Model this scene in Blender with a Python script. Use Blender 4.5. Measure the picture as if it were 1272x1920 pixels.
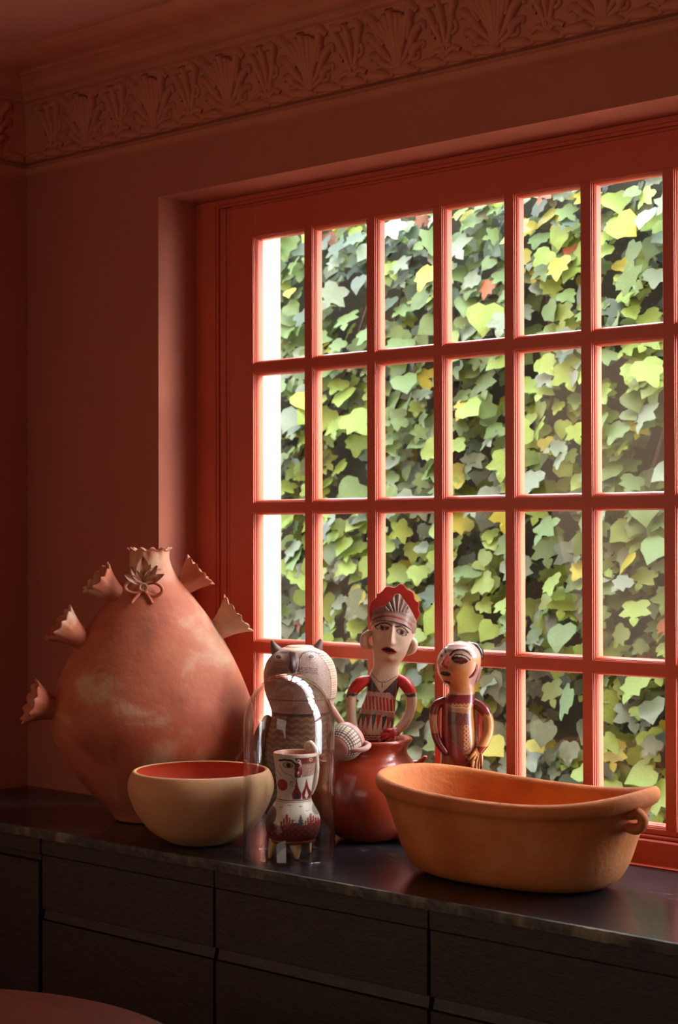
import bpy, bmesh, math, random
import numpy as np
from mathutils import Matrix, Vector

random.seed(7)
rng = np.random.default_rng(7)
for o in list(bpy.data.objects):
    bpy.data.objects.remove(o)
scene = bpy.context.scene
col = scene.collection
R = math.radians

# ------------------------------------------------------------------ camera, light, exposure
CT = 0.9                                  # counter top height
YAW = R(41.5866)
def cam_basis():
    a, b, c = YAW, R(0.7289), R(-0.1613)
    fw = Vector((-math.sin(a)*math.cos(b), math.cos(a)*math.cos(b), math.sin(b)))
    r = Vector((math.cos(a), math.sin(a), 0)); u = r.cross(fw)
    return r*math.cos(c)+u*math.sin(c), -r*math.sin(c)+u*math.cos(c), fw
r_, u_, f_ = cam_basis()
cam_data = bpy.data.cameras.new('camera')
cam = bpy.data.objects.new('camera', cam_data); col.objects.link(cam)
cam.matrix_world = Matrix(((r_.x, u_.x, -f_.x, 3.2772), (r_.y, u_.y, -f_.y, -2.5673), (r_.z, u_.z, -f_.z, 1.5), (0, 0, 0, 1)))
cam_data.sensor_fit = 'VERTICAL'; cam_data.sensor_height = 36; cam_data.sensor_width = 24
cam_data.lens = 3202.7/1920*36
cam_data.clip_start = .05
cam_data.dof.use_dof = True
cam_data.dof.focus_distance = 3.25
cam_data.dof.aperture_fstop = 6.3
scene.camera = cam

scene.view_settings.view_transform = 'Standard'
scene.view_settings.look = 'None'
scene.view_settings.gamma = 1
scene.view_settings.use_curve_mapping = False
scene.view_settings.exposure = 0.0
scene.cycles.use_denoising = True
scene.cycles.max_bounces = 10
scene.cycles.diffuse_bounces = 6
scene.cycles.transparent_max_bounces = 16
scene.cycles.sample_clamp_indirect = 6
scene.cycles.caustics_reflective = False
scene.cycles.caustics_refractive = False

world = bpy.data.worlds.new('sky'); scene.world = world
world.use_nodes = True
bg = world.node_tree.nodes['Background']
bg.inputs[0].default_value = (.86, .93, 1, 1)
bg.inputs[1].default_value = 23

sun_d = bpy.data.lights.new('sun', 'SUN'); sun_d.energy = 10.0; sun_d.angle = R(36); sun_d.color = (1, .94, .88)
sun = bpy.data.objects.new('sun', sun_d); col.objects.link(sun)
sun.rotation_euler = Vector((-.74, -.36, -.55)).to_track_quat('-Z', 'Y').to_euler()
sun.location = (3, -2, 6)

# assumed soft light added at the left wall nearer the camera; no window there
al = bpy.data.lights.new('assumed_side_light', 'AREA'); al.shape = 'RECTANGLE'; al.size = 1.1; al.size_y = 1.3
al.energy = 10; al.color = (1, .72, .48)
alo = bpy.data.objects.new('assumed_side_light', al); col.objects.link(alo)
alo.location = (.06, -2.45, 1.55)
alo.rotation_euler = Vector((1, 0.12, -.05)).to_track_quat('-Z', 'Z').to_euler()
# warm fill light added behind the camera to brighten the room
rl = bpy.data.lights.new('rear_fill', 'AREA'); rl.shape = 'RECTANGLE'; rl.size = 2.4; rl.size_y = 1.4
rl.energy = 17; rl.color = (1, .8, .64)
rlo = bpy.data.objects.new('rear_fill', rl); col.objects.link(rlo)
rlo.location = (2.6, -4.2, 1.6)
rlo.rotation_euler = Vector((-.15, 1, 0)).to_track_quat('-Z', 'Z').to_euler()
# portal that guides the sky light through the main window
po = bpy.data.lights.new('window_portal', 'AREA'); po.shape = 'RECTANGLE'; po.size = 1.7; po.size_y = 1.4
po.cycles.is_portal = True
poo = bpy.data.objects.new('window_portal', po); col.objects.link(poo)
poo.location = (1.43, .26, 1.56); poo.rotation_euler = Vector((0, -1, 0)).to_track_quat('-Z', 'Z').to_euler()

# ------------------------------------------------------------------ helpers
def s2l(c):
    c = np.asarray(c, float)/255
    return np.where(c <= .04045, c/12.92, ((c+.055)/1.055)**2.4)

def new_mat(name):
    m = bpy.data.materials.new(name); m.use_nodes = True
    nt = m.node_tree; b = nt.nodes['Principled BSDF']
    return m, nt, b

def node(nt, t, **kw):
    n = nt.nodes.new(t)
    for k, v in kw.items():
        if k in n.inputs: n.inputs[k].default_value = v
        else: setattr(n, k, v)
    return n

def mat_noise(name, cols, scale=8, rough=.6, bump=.0, bscale=80, detail=6, coat=0, spec=.5, stretch=(1, 1, 1), stops=None, dist=0):
    """principled with a colour ramp over object-space noise and a fine bump"""
    m, nt, b = new_mat(name)
    tc = node(nt, 'ShaderNodeTexCoord'); mp = node(nt, 'ShaderNodeMapping'); mp.inputs['Scale'].default_value = stretch
    nt.links.new(tc.outputs['Object'], mp.inputs[0])
    n = node(nt, 'ShaderNodeTexNoise', Scale=scale, Detail=detail, Distortion=dist)
    nt.links.new(mp.outputs[0], n.inputs['Vector'])
    cr = node(nt, 'ShaderNodeValToRGB')
    st = stops or list(np.linspace(.3, .7, len(cols)))
    while len(cr.color_ramp.elements) < len(cols): cr.color_ramp.elements.new(.5)
    for e, c, p in zip(cr.color_ramp.elements, cols, st):
        e.position = p; e.color = (*s2l(c), 1)
    nt.links.new(n.outputs[0], cr.inputs[0]); nt.links.new(cr.outputs[0], b.inputs['Base Color'])
    b.inputs['Roughness'].default_value = rough
    b.inputs['Specular IOR Level'].default_value = spec
    b.inputs['Coat Weight'].default_value = coat
    if bump:
        n2 = node(nt, 'ShaderNodeTexNoise', Scale=bscale, Detail=5.)
        nt.links.new(mp.outputs[0], n2.inputs['Vector'])
        bp = node(nt, 'ShaderNodeBump', Strength=bump, Distance=.004)
        nt.links.new(n2.outputs[0], bp.inputs['Height']); nt.links.new(bp.outputs[0], b.inputs['Normal'])
    return m

def mat_paint(name, rough=.35, bump=.05, coat=.2):
    """painted ceramic: the pattern is in the mesh's paint attribute"""
    m, nt, b = new_mat(name)
    a = node(nt, 'ShaderNodeAttribute'); a.attribute_name = 'paint'
    n = node(nt, 'ShaderNodeTexNoise', Scale=60., Detail=5.)
    tc = node(nt, 'ShaderNodeTexCoord'); nt.links.new(tc.outputs['Object'], n.inputs['Vector'])
    mx = node(nt, 'ShaderNodeMixRGB'); mx.blend_type = 'MULTIPLY'; mx.inputs[0].default_value = .35
    nt.links.new(a.outputs['Color'], mx.inputs[1]); nt.links.new(n.outputs[0], mx.inputs[2])
    hs = node(nt, 'ShaderNodeHueSaturation', Value=1.08)
    nt.links.new(mx.outputs[0], hs.inputs['Color']); nt.links.new(hs.outputs[0], b.inputs['Base Color'])
    b.inputs['Roughness'].default_value = rough; b.inputs['Coat Weight'].default_value = coat
    b.inputs['Coat Roughness'].default_value = .15
    bp = node(nt, 'ShaderNodeBump', Strength=bump, Distance=.002)
    nt.links.new(n.outputs[0], bp.inputs['Height']); nt.links.new(bp.outputs[0], b.inputs['Normal'])
    return m

def mesh_data(name, V, F, mat=None, smooth=True, paint=None, mats=None, midx=None):
    me = bpy.data.meshes.new(name)
    me.from_pydata([tuple(v) for v in np.asarray(V, float).tolist()], [], [tuple(f) for f in F])
    for m in (mats or ([mat] if mat else [])): me.materials.append(m)
    if smooth: me.polygons.foreach_set('use_smooth', [True]*len(me.polygons))
    if midx is not None: me.polygons.foreach_set('material_index', midx)
    if paint is not None:
        at = me.color_attributes.new('paint', 'FLOAT_COLOR', 'POINT')
        c = np.ones((len(V), 4)); c[:, :3] = paint
        at.data.foreach_set('color', c.ravel())
    me.update()
    return me

def link(name, me, parent=None, loc=None, rz=None):
    o = bpy.data.objects.new(name, me); col.objects.link(o)
    if parent is not None: o.parent = parent
    if loc is not None: o.location = loc
    if rz is not None: o.rotation_euler = (0, 0, rz)
    return o

def obj(name, V, F, mat, parent=None, **kw):
    return link(name, mesh_data(name, V, F, mat, **kw), parent)

def fix_normals(me):
    bm = bmesh.new(); bm.from_mesh(me); bmesh.ops.recalc_face_normals(bm, faces=bm.faces); bm.to_mesh(me); bm.free()

def thing(name, label, cat, loc=(0, 0, 0), rz=0, group=None):
    o = bpy.data.objects.new(name, None); col.objects.link(o)
    o.empty_display_size = .05
    o.location = loc; o.rotation_euler = (0, 0, rz); o['label'] = label; o['category'] = cat
    if group: o['group'] = group
    return o

def join(parts):
    V, F = [], []; n = 0
    for v, f in parts:
        V.append(np.asarray(v, float)); F += [tuple(i+n for i in q) for q in f]; n += len(v)
    return np.vstack(V), F

def box(x0, x1, y0, y1, z0, z1, bev=0):
    if bev <= 0:
        V = [(x, y, z) for x in (x0, x1) for y in (y0, y1) for z in (z0, z1)]
        F = [(0, 1, 3, 2), (4, 6, 7, 5), (0, 4, 5, 1), (2, 3, 7, 6), (0, 2, 6, 4), (1, 5, 7, 3)]
        return np.array(V, float), F
    bm = bmesh.new(); bmesh.ops.create_cube(bm, size=1)
    for v in bm.verts:
        v.co = ((x0+x1)/2+v.co.x*(x1-x0), (y0+y1)/2+v.co.y*(y1-y0), (z0+z1)/2+v.co.z*(z1-z0))
    bmesh.ops.bevel(bm, geom=bm.edges[:], offset=bev, segments=1, affect='EDGES')
    V = np.array([v.co[:] for v in bm.verts]); F = [tuple(v.index for v in f.verts) for f in bm.faces]
    bm.free(); return V, F

def cr1(xs, ys, x):
    """Catmull-Rom through (xs, ys) on a non-uniform grid"""
    xs = np.asarray(xs, float); ys = np.asarray(ys, float); x = np.asarray(x, float)
    m = np.gradient(ys, xs)
    i = np.clip(np.searchsorted(xs, x, side='right')-1, 0, len(xs)-2)
    h = xs[i+1]-xs[i]; t = (x-xs[i])/h
    return (2*t**3-3*t**2+1)*ys[i]+(t**3-2*t**2+t)*h*m[i]+(-2*t**3+3*t**2)*ys[i+1]+(t**3-t**2)*h*m[i+1]

def curve(pts, n):
    p = np.asarray(pts, float); d = np.r_[0, np.cumsum(np.linalg.norm(np.diff(p[:, :3], axis=0), axis=1)+1e-9)]
    t = np.linspace(0, d[-1], n)
    return np.stack([cr1(d, p[:, k], t) for k in range(p.shape[1])], 1)

def grid_faces(nv, nu, closed=True):
    F = []
    for j in range(nv-1):
        for i in range(nu if closed else nu-1):
            a = j*nu+i; b = j*nu+(i+1) % nu
            F.append((a, b, b+nu, a+nu))
    return F

def lathe(prof, nu=64, n=None, ex=1, ey=1, cap0=True, cap1=False):
    p = curve(prof, n) if n else np.asarray(prof, float)
    a = np.linspace(0, 2*np.pi, nu, endpoint=False)
    V = np.stack([np.outer(p[:, 0], np.cos(a))*ex, np.outer(p[:, 0], np.sin(a))*ey, np.outer(p[:, 1], np.ones(nu))], 2).reshape(-1, 3)
    F = grid_faces(len(p), nu)
    if cap0: F.append(tuple(range(nu))[::-1])
    if cap1: F.append(tuple(range((len(p)-1)*nu, len(p)*nu)))
    return V, F

def tube(path, rad, nseg=10, n=None, flat=1.0, up=(0, 0, 1)):
    """tapering rounded tube along a smooth path; rad per path point"""
    q = np.c_[np.asarray(path, float), np.broadcast_to(rad, (len(path),))]
    p = curve(q, n or max(8, 5*len(path)))
    P, rr = p[:, :3], np.abs(p[:, 3])
    T = np.gradient(P, axis=0); T /= np.linalg.norm(T, axis=1)[:, None]+1e-12
    # rounded ends
    k = np.linspace(0, 1, 4)[:-1]
    st = P[0]-T[0]*rr[0]; en = P[-1]+T[-1]*rr[-1]
    Ps = [P[0]-T[0]*rr[0]*math.cos(t*math.pi/2) for t in k]; Rs = [max(rr[0]*math.sin(t*math.pi/2), rr[0]*.05) for t in k]
    Pe = [P[-1]+T[-1]*rr[-1]*math.cos(t*math.pi/2) for t in k][::-1]; Re = [max(rr[-1]*math.sin(t*math.pi/2), rr[-1]*.05) for t in k][::-1]
    P2 = np.vstack([Ps, P, Pe]); r2 = np.r_[Rs, rr, Re]; T2 = np.vstack([[T[0]]*3, T, [T[-1]]*3])
    N = np.asarray(up, float); V = []
    a = np.linspace(0, 2*np.pi, nseg, endpoint=False)
    for i in range(len(P2)):
        t = T2[i]; N = N-t*(N@t)
        if np.linalg.norm(N) < 1e-3: N = np.cross(t, (1, 0, 0.1))
        N = N/np.linalg.norm(N); B = np.cross(t, N)
        V.append(P2[i]+r2[i]*(np.outer(np.cos(a), N)*flat+np.outer(np.sin(a), B)))
    V = np.vstack(V); F = grid_faces(len(P2), nseg)
    F.append(tuple(range(nseg))[::-1]); F.append(tuple(range(len(V)-nseg, len(V))))
    return V, F

def loft(sec, nu=180, nv=200, expo=2.0):
    """closed body through sections (s, half width, half depth, x offset, y offset)"""
    sec = np.asarray(sec, float)
    t = np.linspace(sec[0, 0], sec[-1, 0], nv)
    w, d, ox, oy = [cr1(sec[:, 0], sec[:, k], t) for k in (1, 2, 3, 4)]
    a = np.linspace(0, 2*np.pi, nu, endpoint=False)
    c = np.sign(np.cos(a))*np.abs(np.cos(a))**(2/expo); s = np.sign(np.sin(a))*np.abs(np.sin(a))**(2/expo)
    V = np.stack([np.outer(w, c)+ox[:, None], np.outer(d, s)+oy[:, None], np.outer(t, np.ones(nu))], 2).reshape(-1, 3)
    F = grid_faces(nv, nu); F.append(tuple(range(nu))[::-1]); F.append(tuple(range((nv-1)*nu, nv*nu)))
    return V, F

# masks for painting: P is an (n,2) array of pattern coordinates
def in_poly(P, poly):
    x, y = P[:, 0], P[:, 1]; r = np.zeros(len(P), bool); n = len(poly)
    for i in range(n):
        x1, y1 = poly[i]; x2, y2 = poly[(i+1) % n]
        if y1 == y2: continue
        c = ((y1 > y) != (y2 > y)) & (x < (x2-x1)*(y-y1)/(y2-y1)+x1)
        r ^= c
    return r
def near(P, pts, w):
    r = np.zeros(len(P), bool)
    for a, b in zip(pts[:-1], pts[1:]):
        a = np.array(a, float); b = np.array(b, float); d = b-a
        t = np.clip(((P-a)@d)/(d@d+1e-9), 0, 1)
        r |= np.linalg.norm(P-(a+t[:, None]*d), axis=1) < w
    return r
def ell(P, cx, cy, a, b, rot=0):
    x = P[:, 0]-cx; y = P[:, 1]-cy; c, s = math.cos(rot), math.sin(rot)
    return ((x*c+y*s)/a)**2+((-x*s+y*c)/b)**2
def put(C, m, rgb): C[m] = s2l(rgb)

# ------------------------------------------------------------------ materials
PLASTER = mat_noise('plaster_terracotta', [(172, 104, 84), (178, 110, 90)], scale=3, rough=.85, bump=.12, bscale=45, spec=.25)
CEIL = mat_noise('ceiling_paint', [(190, 128, 112), (196, 134, 118)], scale=3, rough=.85, bump=.08, spec=.25)
CORN = mat_noise('cornice_plaster', [(184, 116, 90), (196, 128, 100)], scale=12, rough=.8, bump=.3, bscale=60, spec=.25)
WOODPAINT = mat_noise('window_paint', [(196, 88, 62), (204, 96, 70)], scale=6, rough=.42, bump=.05, bscale=50, spec=.4)
EXT = mat_noise('exterior_render', [(206, 158, 138), (214, 168, 148)], scale=6, rough=.9, bump=.2)
CLAY_BIG = mat_noise('clay_mottled', [(112, 62, 46), (176, 92, 62), (184, 104, 72), (200, 158, 128), (176, 148, 126)], scale=6.5, rough=.7, bump=.25, bscale=70, stops=[.25, .42, .53, .63, .74], dist=.5)
CLAY_BOWL = mat_noise('clay_tan', [(186, 132, 88), (204, 154, 110)], scale=7, rough=.7, bump=.12, bscale=120)
CLAY_BOWL_IN = mat_noise('clay_burnished_red', [(176, 66, 42), (190, 78, 50)], scale=9, rough=.4, bump=.05)
CLAY_BASIN = mat_noise('clay_orange', [(166, 88, 36), (196, 114, 54), (206, 140, 86)], scale=7, rough=.75, bump=.35, bscale=90, stops=[.3, .55, .75])
CLAY_RED = mat_noise('clay_red_glazed', [(140, 46, 24), (168, 64, 34)], scale=6, rough=.3, bump=.05, bscale=40, coat=.3)
PAINT = mat_paint('painted_ceramic', rough=.42, coat=.12)
PAINT_MATTE = mat_paint('painted_ceramic_satin', rough=.5, coat=.05)
GLOSSP = mat_paint('painted_ceramic_gloss', rough=.3, coat=.3, bump=.03)
TABLE = mat_noise('table_wood', [(70, 26, 14), (92, 36, 20)], scale=4, rough=.3, stretch=(1, 9, 1), bump=.03)
FLOOR = mat_noise('floor_wood', [(52, 34, 24), (74, 48, 34)], scale=4, rough=.4, stretch=(1, 8, 1))
BARK = mat_noise('bark', [(38, 30, 22), (70, 54, 40)], scale=20, rough=.9, bump=.4)
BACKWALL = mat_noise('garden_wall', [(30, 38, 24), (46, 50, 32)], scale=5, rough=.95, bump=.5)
EARTH = mat_noise('patio_stone', [(196, 184, 168), (210, 198, 182)], scale=5, rough=.9, bump=.3)

def wood_black():
    m, nt, b = new_mat('black_oak')
    tc = node(nt, 'ShaderNodeTexCoord'); mp = node(nt, 'ShaderNodeMapping'); mp.inputs['Scale'].default_value = (1.6, 1, 16)
    nt.links.new(tc.outputs['Object'], mp.inputs[0])
    n = node(nt, 'ShaderNodeTexNoise', Scale=4., Detail=3., Distortion=1.2)
    nt.links.new(mp.outputs[0], n.inputs['Vector'])
    w = node(nt, 'ShaderNodeMath', operation='MULTIPLY'); w.inputs[1].default_value = 9; nt.links.new(n.outputs[0], w.inputs[0])
    fr = node(nt, 'ShaderNodeMath', operation='PINGPONG'); fr.inputs[1].default_value = .5; nt.links.new(w.outputs[0], fr.inputs[0])
    n3 = node(nt, 'ShaderNodeTexNoise', Scale=60., Detail=3.); nt.links.new(mp.outputs[0], n3.inputs['Vector'])
    ad = node(nt, 'ShaderNodeMath', operation='MULTIPLY'); nt.links.new(fr.outputs[0], ad.inputs[0]); nt.links.new(n3.outputs[0], ad.inputs[1])
    cr = node(nt, 'ShaderNodeValToRGB'); cr.color_ramp.elements[0].color = (*s2l((30, 27, 26)), 1); cr.color_ramp.elements[1].color = (*s2l((66, 60, 55)), 1)
    cr.color_ramp.elements[1].position = .45
    nt.links.new(ad.outputs[0], cr.inputs[0]); nt.links.new(cr.outputs[0], b.inputs['Base Color'])
    b.inputs['Roughness'].default_value = .55
    bp = node(nt, 'ShaderNodeBump', Strength=.25, Distance=.002)
    nt.links.new(ad.outputs[0], bp.inputs['Height']); nt.links.new(bp.outputs[0], b.inputs['Normal'])
    return m
BLACKWOOD = wood_black()

def stone_black():
    m, nt, b = new_mat('black_marble')
    tc = node(nt, 'ShaderNodeTexCoord')
    mp = node(nt, 'ShaderNodeMapping'); mp.inputs['Scale'].default_value = (.8, 3.4, 1); mp.inputs['Rotation'].default_value = (0, 0, .25)
    nt.links.new(tc.outputs['Object'], mp.inputs[0])
    n = node(nt, 'ShaderNodeTexNoise', Scale=5.5, Detail=8., Distortion=1.6); nt.links.new(mp.outputs[0], n.inputs['Vector'])
    n2 = node(nt, 'ShaderNodeTexNoise', Scale=3., Detail=4.); nt.links.new(mp.outputs[0], n2.inputs['Vector'])
    sb = node(nt, 'ShaderNodeMath', operation='SUBTRACT'); sb.inputs[1].default_value = .5; nt.links.new(n.outputs[0], sb.inputs[0])
    ab = node(nt, 'ShaderNodeMath', operation='ABSOLUTE'); nt.links.new(sb.outputs[0], ab.inputs[0])
    cr = node(nt, 'ShaderNodeValToRGB')
    e = cr.color_ramp.elements; e[0].position = 0; e[0].color = (1, 1, 1, 1); e[1].position = .007; e[1].color = (0, 0, 0, 1)
    nt.links.new(ab.outputs[0], cr.inputs[0])
    c2 = node(nt, 'ShaderNodeValToRGB'); e = c2.color_ramp.elements; e[0].position = .47; e[0].color = (0, 0, 0, 1); e[1].position = .58; e[1].color = (1, 1, 1, 1)
    nt.links.new(n2.outputs[0], c2.inputs[0])
    mu = node(nt, 'ShaderNodeMath', operation='MULTIPLY'); nt.links.new(cr.outputs[0], mu.inputs[0]); nt.links.new(c2.outputs[0], mu.inputs[1])
    mx = node(nt, 'ShaderNodeMixRGB'); mx.inputs[1].default_value = (*s2l((36, 34, 37)), 1); mx.inputs[2].default_value = (*s2l((112, 110, 112)), 1)
    nt.links.new(mu.outputs[0], mx.inputs[0]); nt.links.new(mx.outputs[0], b.inputs['Base Color'])
    n4 = node(nt, 'ShaderNodeTexNoise', Scale=30., Detail=5.); nt.links.new(tc.outputs['Object'], n4.inputs['Vector'])
    mr = node(nt, 'ShaderNodeMapRange'); mr.inputs['To Min'].default_value = .15; mr.inputs['To Max'].default_value = .32
    nt.links.new(n4.outputs[0], mr.inputs[0]); nt.links.new(mr.outputs[0], b.inputs['Roughness'])
    bp = node(nt, 'ShaderNodeBump', Strength=.06, Distance=.003); nt.links.new(n4.outputs[0], bp.inputs['Height']); nt.links.new(bp.outputs[0], b.inputs['Normal'])
    return m
MARBLE = stone_black()
MARBLE_EDGE = mat_noise('marble_rough_edge', [(44, 44, 40), (70, 70, 60), (120, 114, 98)], scale=26, rough=.6, bump=.8, bscale=60, stops=[.35, .55, .72], stretch=(1, 1, .5))

def glass_mat(name, ior=1.45, tint=(1, 1, 1), rough=0.0, dust=0.0, strength=1.0):
    m = bpy.data.materials.new(name); m.use_nodes = True; nt = m.node_tree
    nt.nodes.remove(nt.nodes['Principled BSDF']); out = [n for n in nt.nodes if n.type == 'OUTPUT_MATERIAL'][0]
    tr = node(nt, 'ShaderNodeBsdfTransparent'); tr.inputs[0].default_value = (*tint, 1)
    gl = node(nt, 'ShaderNodeBsdfGlossy'); gl.inputs['Roughness'].default_value = rough
    lw = node(nt, 'ShaderNodeLayerWeight', Blend=.5)          # Schlick: f0 + (1-f0) * (1-cos)^5, same from both sides
    pw = node(nt, 'ShaderNodeMath', operation='POWER'); pw.inputs[1].default_value = 5/strength; nt.links.new(lw.outputs['Facing'], pw.inputs[0])
    f0 = ((ior-1)/(ior+1))**2
    mu = node(nt, 'ShaderNodeMath', operation='MULTIPLY_ADD'); mu.inputs[1].default_value = 1-f0; mu.inputs[2].default_value = f0
    nt.links.new(pw.outputs[0], mu.inputs[0])
    mx = node(nt, 'ShaderNodeMixShader')
    nt.links.new(mu.outputs[0], mx.inputs[0]); nt.links.new(tr.outputs[0], mx.inputs[1]); nt.links.new(gl.outputs[0], mx.inputs[2])
    last = mx
    if dust:
        df = node(nt, 'ShaderNodeBsdfDiffuse'); df.inputs[0].default_value = (.8, .8, .76, 1)
        tc = node(nt, 'ShaderNodeTexCoord')
        n = node(nt, 'ShaderNodeTexNoise', Scale=420., Detail=1.); nt.links.new(tc.outputs['Object'], n.inputs['Vector'])
        cr = node(nt, 'ShaderNodeValToRGB'); e = cr.color_ramp.elements; e[0].position = .7; e[0].color = (0, 0, 0, 1); e[1].position = .76; e[1].color = (1, 1, 1, 1)
        nt.links.new(n.outputs[0], cr.inputs[0])
        n2 = node(nt, 'ShaderNodeTexNoise', Scale=9., Detail=3.); nt.links.new(tc.outputs['Object'], n2.inputs['Vector'])
        c2 = node(nt, 'ShaderNodeValToRGB'); e = c2.color_ramp.elements; e[0].position = .42; e[0].color = (0, 0, 0, 1); e[1].position = .68; e[1].color = (1, 1, 1, 1)
        nt.links.new(n2.outputs[0], c2.inputs[0])
        m1 = node(nt, 'ShaderNodeMath', operation='MULTIPLY'); nt.links.new(cr.outputs[0], m1.inputs[0]); nt.links.new(c2.outputs[0], m1.inputs[1])
        m2 = node(nt, 'ShaderNodeMath', operation='MULTIPLY_ADD'); m2.inputs[1].default_value = dust; nt.links.new(m1.outputs[0], m2.inputs[0])
        m3 = node(nt, 'ShaderNodeMath', operation='MULTIPLY'); m3.inputs[1].default_value = .035; nt.links.new(c2.outputs[0], m3.inputs[0])
        nt.links.new(m3.outputs[0], m2.inputs[2])
        mx2 = node(nt, 'ShaderNodeMixShader'); nt.links.new(m2.outputs[0], mx2.inputs[0]); nt.links.new(mx.outputs[0], mx2.inputs[1]); nt.links.new(df.outputs[0], mx2.inputs[2])
        last = mx2
    nt.links.new(last.outputs[0], out.inputs[0])
    return m
PANE = glass_mat('window_glass', 1.4, dust=.55)
DOME = glass_mat('cloche_glass', 1.5, tint=(.975, .985, .98), strength=1.65)

def leaf_mat(name, rgb, trans=.35):
    m, nt, b = new_mat(name)
    out = [n for n in nt.nodes if n.type == 'OUTPUT_MATERIAL'][0]
    tc = node(nt, 'ShaderNodeTexCoord'); n = node(nt, 'ShaderNodeTexNoise', Scale=25., Detail=3.); nt.links.new(tc.outputs['Object'], n.inputs['Vector'])
    cr = node(nt, 'ShaderNodeValToRGB'); c = s2l(rgb)*.40
    cr.color_ramp.elements[0].position = .3; cr.color_ramp.elements[1].position = .7
    cr.color_ramp.elements[0].color = (*(c*.7), 1); cr.color_ramp.elements[1].color = (*np.clip(c*1.15, 0, 1), 1)
    nt.links.new(n.outputs[0], cr.inputs[0]); nt.links.new(cr.outputs[0], b.inputs['Base Color'])
    b.inputs['Roughness'].default_value = .5; b.inputs['Specular IOR Level'].default_value = .28
    t = node(nt, 'ShaderNodeBsdfTranslucent'); nt.links.new(cr.outputs[0], t.inputs[0])
    mx = node(nt, 'ShaderNodeMixShader'); mx.inputs[0].default_value = trans
    nt.links.new(b.outputs[0], mx.inputs[1]); nt.links.new(t.outputs[0], mx.inputs[2]); nt.links.new(mx.outputs[0], out.inputs[0])
    return m
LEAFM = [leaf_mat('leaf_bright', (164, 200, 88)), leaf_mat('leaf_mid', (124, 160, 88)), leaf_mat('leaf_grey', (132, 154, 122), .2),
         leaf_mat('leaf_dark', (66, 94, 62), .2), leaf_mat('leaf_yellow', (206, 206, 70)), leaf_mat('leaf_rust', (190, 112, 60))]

# ------------------------------------------------------------------ setting: shell
def struct(name, parts, mat, parent=None, smooth=False):
    V, F = join(parts)
    o = obj(name, V, F, mat, parent, smooth=smooth)
    if parent is None: o['kind'] = 'structure'
    return o
XR, ZR, YF = .4641, 2.2493, .118            # reveal left edge, soffit, window face
COLX, PW, NC = .6423, .1761, 9
XE = COLX+NC*PW+.165                        # reveal right edge
WX1, WY0, ZC = 4.7, -4.3, 2.60
struct('floor', [box(-.2, WX1+.2, WY0-.2, .25, -.1, 0)], FLOOR)
struct('ceiling', [box(-.2, WX1+.2, WY0-.2, .222, ZC, ZC+.12)], CEIL)
struct('wall_left', [box(-.2, 0, WY0-.2, .222, 0, ZC)], PLASTER)
struct('wall_window', [box(0, XR, 0, .222, 0, ZC), box(XE, WX1, 0, .222, 0, ZC), box(XR, XE, 0, .222, ZR, ZC), box(XR, XE, 0, .222, 0, .86)], PLASTER)
struct('wall_right', [box(WX1, WX1+.2, WY0-.2, .222, 0, ZC)], PLASTER)
struct('wall_rear', [box(0, WX1, WY0-.2, WY0, 0, ZC)], PLASTER)
# outer skin of the house wall: upper storey and jambs of the outside opening
struct('wall_outside', [box(-1.2, .60, .2225, .25, 0, 3.1), box(XE-.135, 5, .2225, .25, 0, 3.1), box(.60, XE-.135, .2225, .25, 2.20, 3.1), box(.60, XE-.135, .2225, .25, 0, .90),
                        box(.585, .60, .1665, .2225, .90, 2.2), box(XE-.135, XE-.12, .1665, .2225, .90, 2.2), box(.60, XE-.135, .1665, .2225, 2.2, 2.215), box(.60, XE-.135, .1665, .2225, .885, .9)], EXT)

# ------------------------------------------------------------------ window
win = bpy.data.objects.new('window_1', None); col.objects.link(win); win['kind'] = 'structure'
ROWS = [(1.8745, 2.1553), (1.5682, 1.8550), (1.2637, 1.5487), (.9669, 1.2442)]
OW = .1546
XS = [COLX+i*PW for i in range(NC)]
XL, XRt = XS[0], XS[-1]+OW
Y0, Y1 = YF, .1435
def wpart(name, parts, smooth=False): return struct(name, parts, WOODPAINT, win, smooth)
# outer frame: jambs, head, sill with their beads
wpart('frame_jamb', [box(XR+.0005, .527, YF-.004, .166, CT, ZR-.001, .001)])
wpart('frame_jamb', [box(XRt+.11, XE-.0005, YF-.004, .166, CT, ZR-.001, .001)])
wpart('frame_head', [box(.527, XRt+.11, YF-.004, .166, 2.238, ZR-.001, .001)])
wpart('frame_bead', [box(.527, .534, YF-.001, .166, CT, 2.238, .001), box(.534, .541, YF+.004, .166, CT, 2.231, .0015), box(.541, .556, YF-.002, .166, CT, 2.231, .004), box(.556, .5685, YF+.001, .166, CT, 2.231, .004)])
wpart('frame_bead', [box(.534, XRt+.11, YF-.001, .166, 2.231, 2.238, .001), box(.5685, XRt+.07, YF+.003, .166, 2.224, 2.231, .0015)])
wpart('sash_stile', [box(.569, XL, YF, Y1, .9485, 2.2235, .0012)])
wpart('sash_stile', [box(XRt, XRt+.11, YF, Y1, .9485, 2.2235, .0012)])
wpart('sash_rail', [box(XL, XRt, YF, Y1, 2.1553, 2.2235, .0012)])
wpart('sash_rail', [box(XL, XRt, YF-.001, Y1, .9560, .9669, .0015)])
wpart('sill_bead', [box(.569, XRt+.1, YF-.006, Y1, .9485, .9555, .002)])
wpart('frame_sill', [box(.569, XRt+.1, YF-.012, Y1, CT+.0005, .948, .003)])
for i in range(NC-1):
    wpart('muntin', [box(XS[i]+OW, XS[i+1], YF, Y1, ROWS[3][0], ROWS[0][1])])
for j in range(3):
    for i in range(NC):
        wpart('muntin_crossbar', [box(XS[i], XS[i]+OW, YF, Y1, ROWS[j+1][1], ROWS[j][0])])
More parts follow.
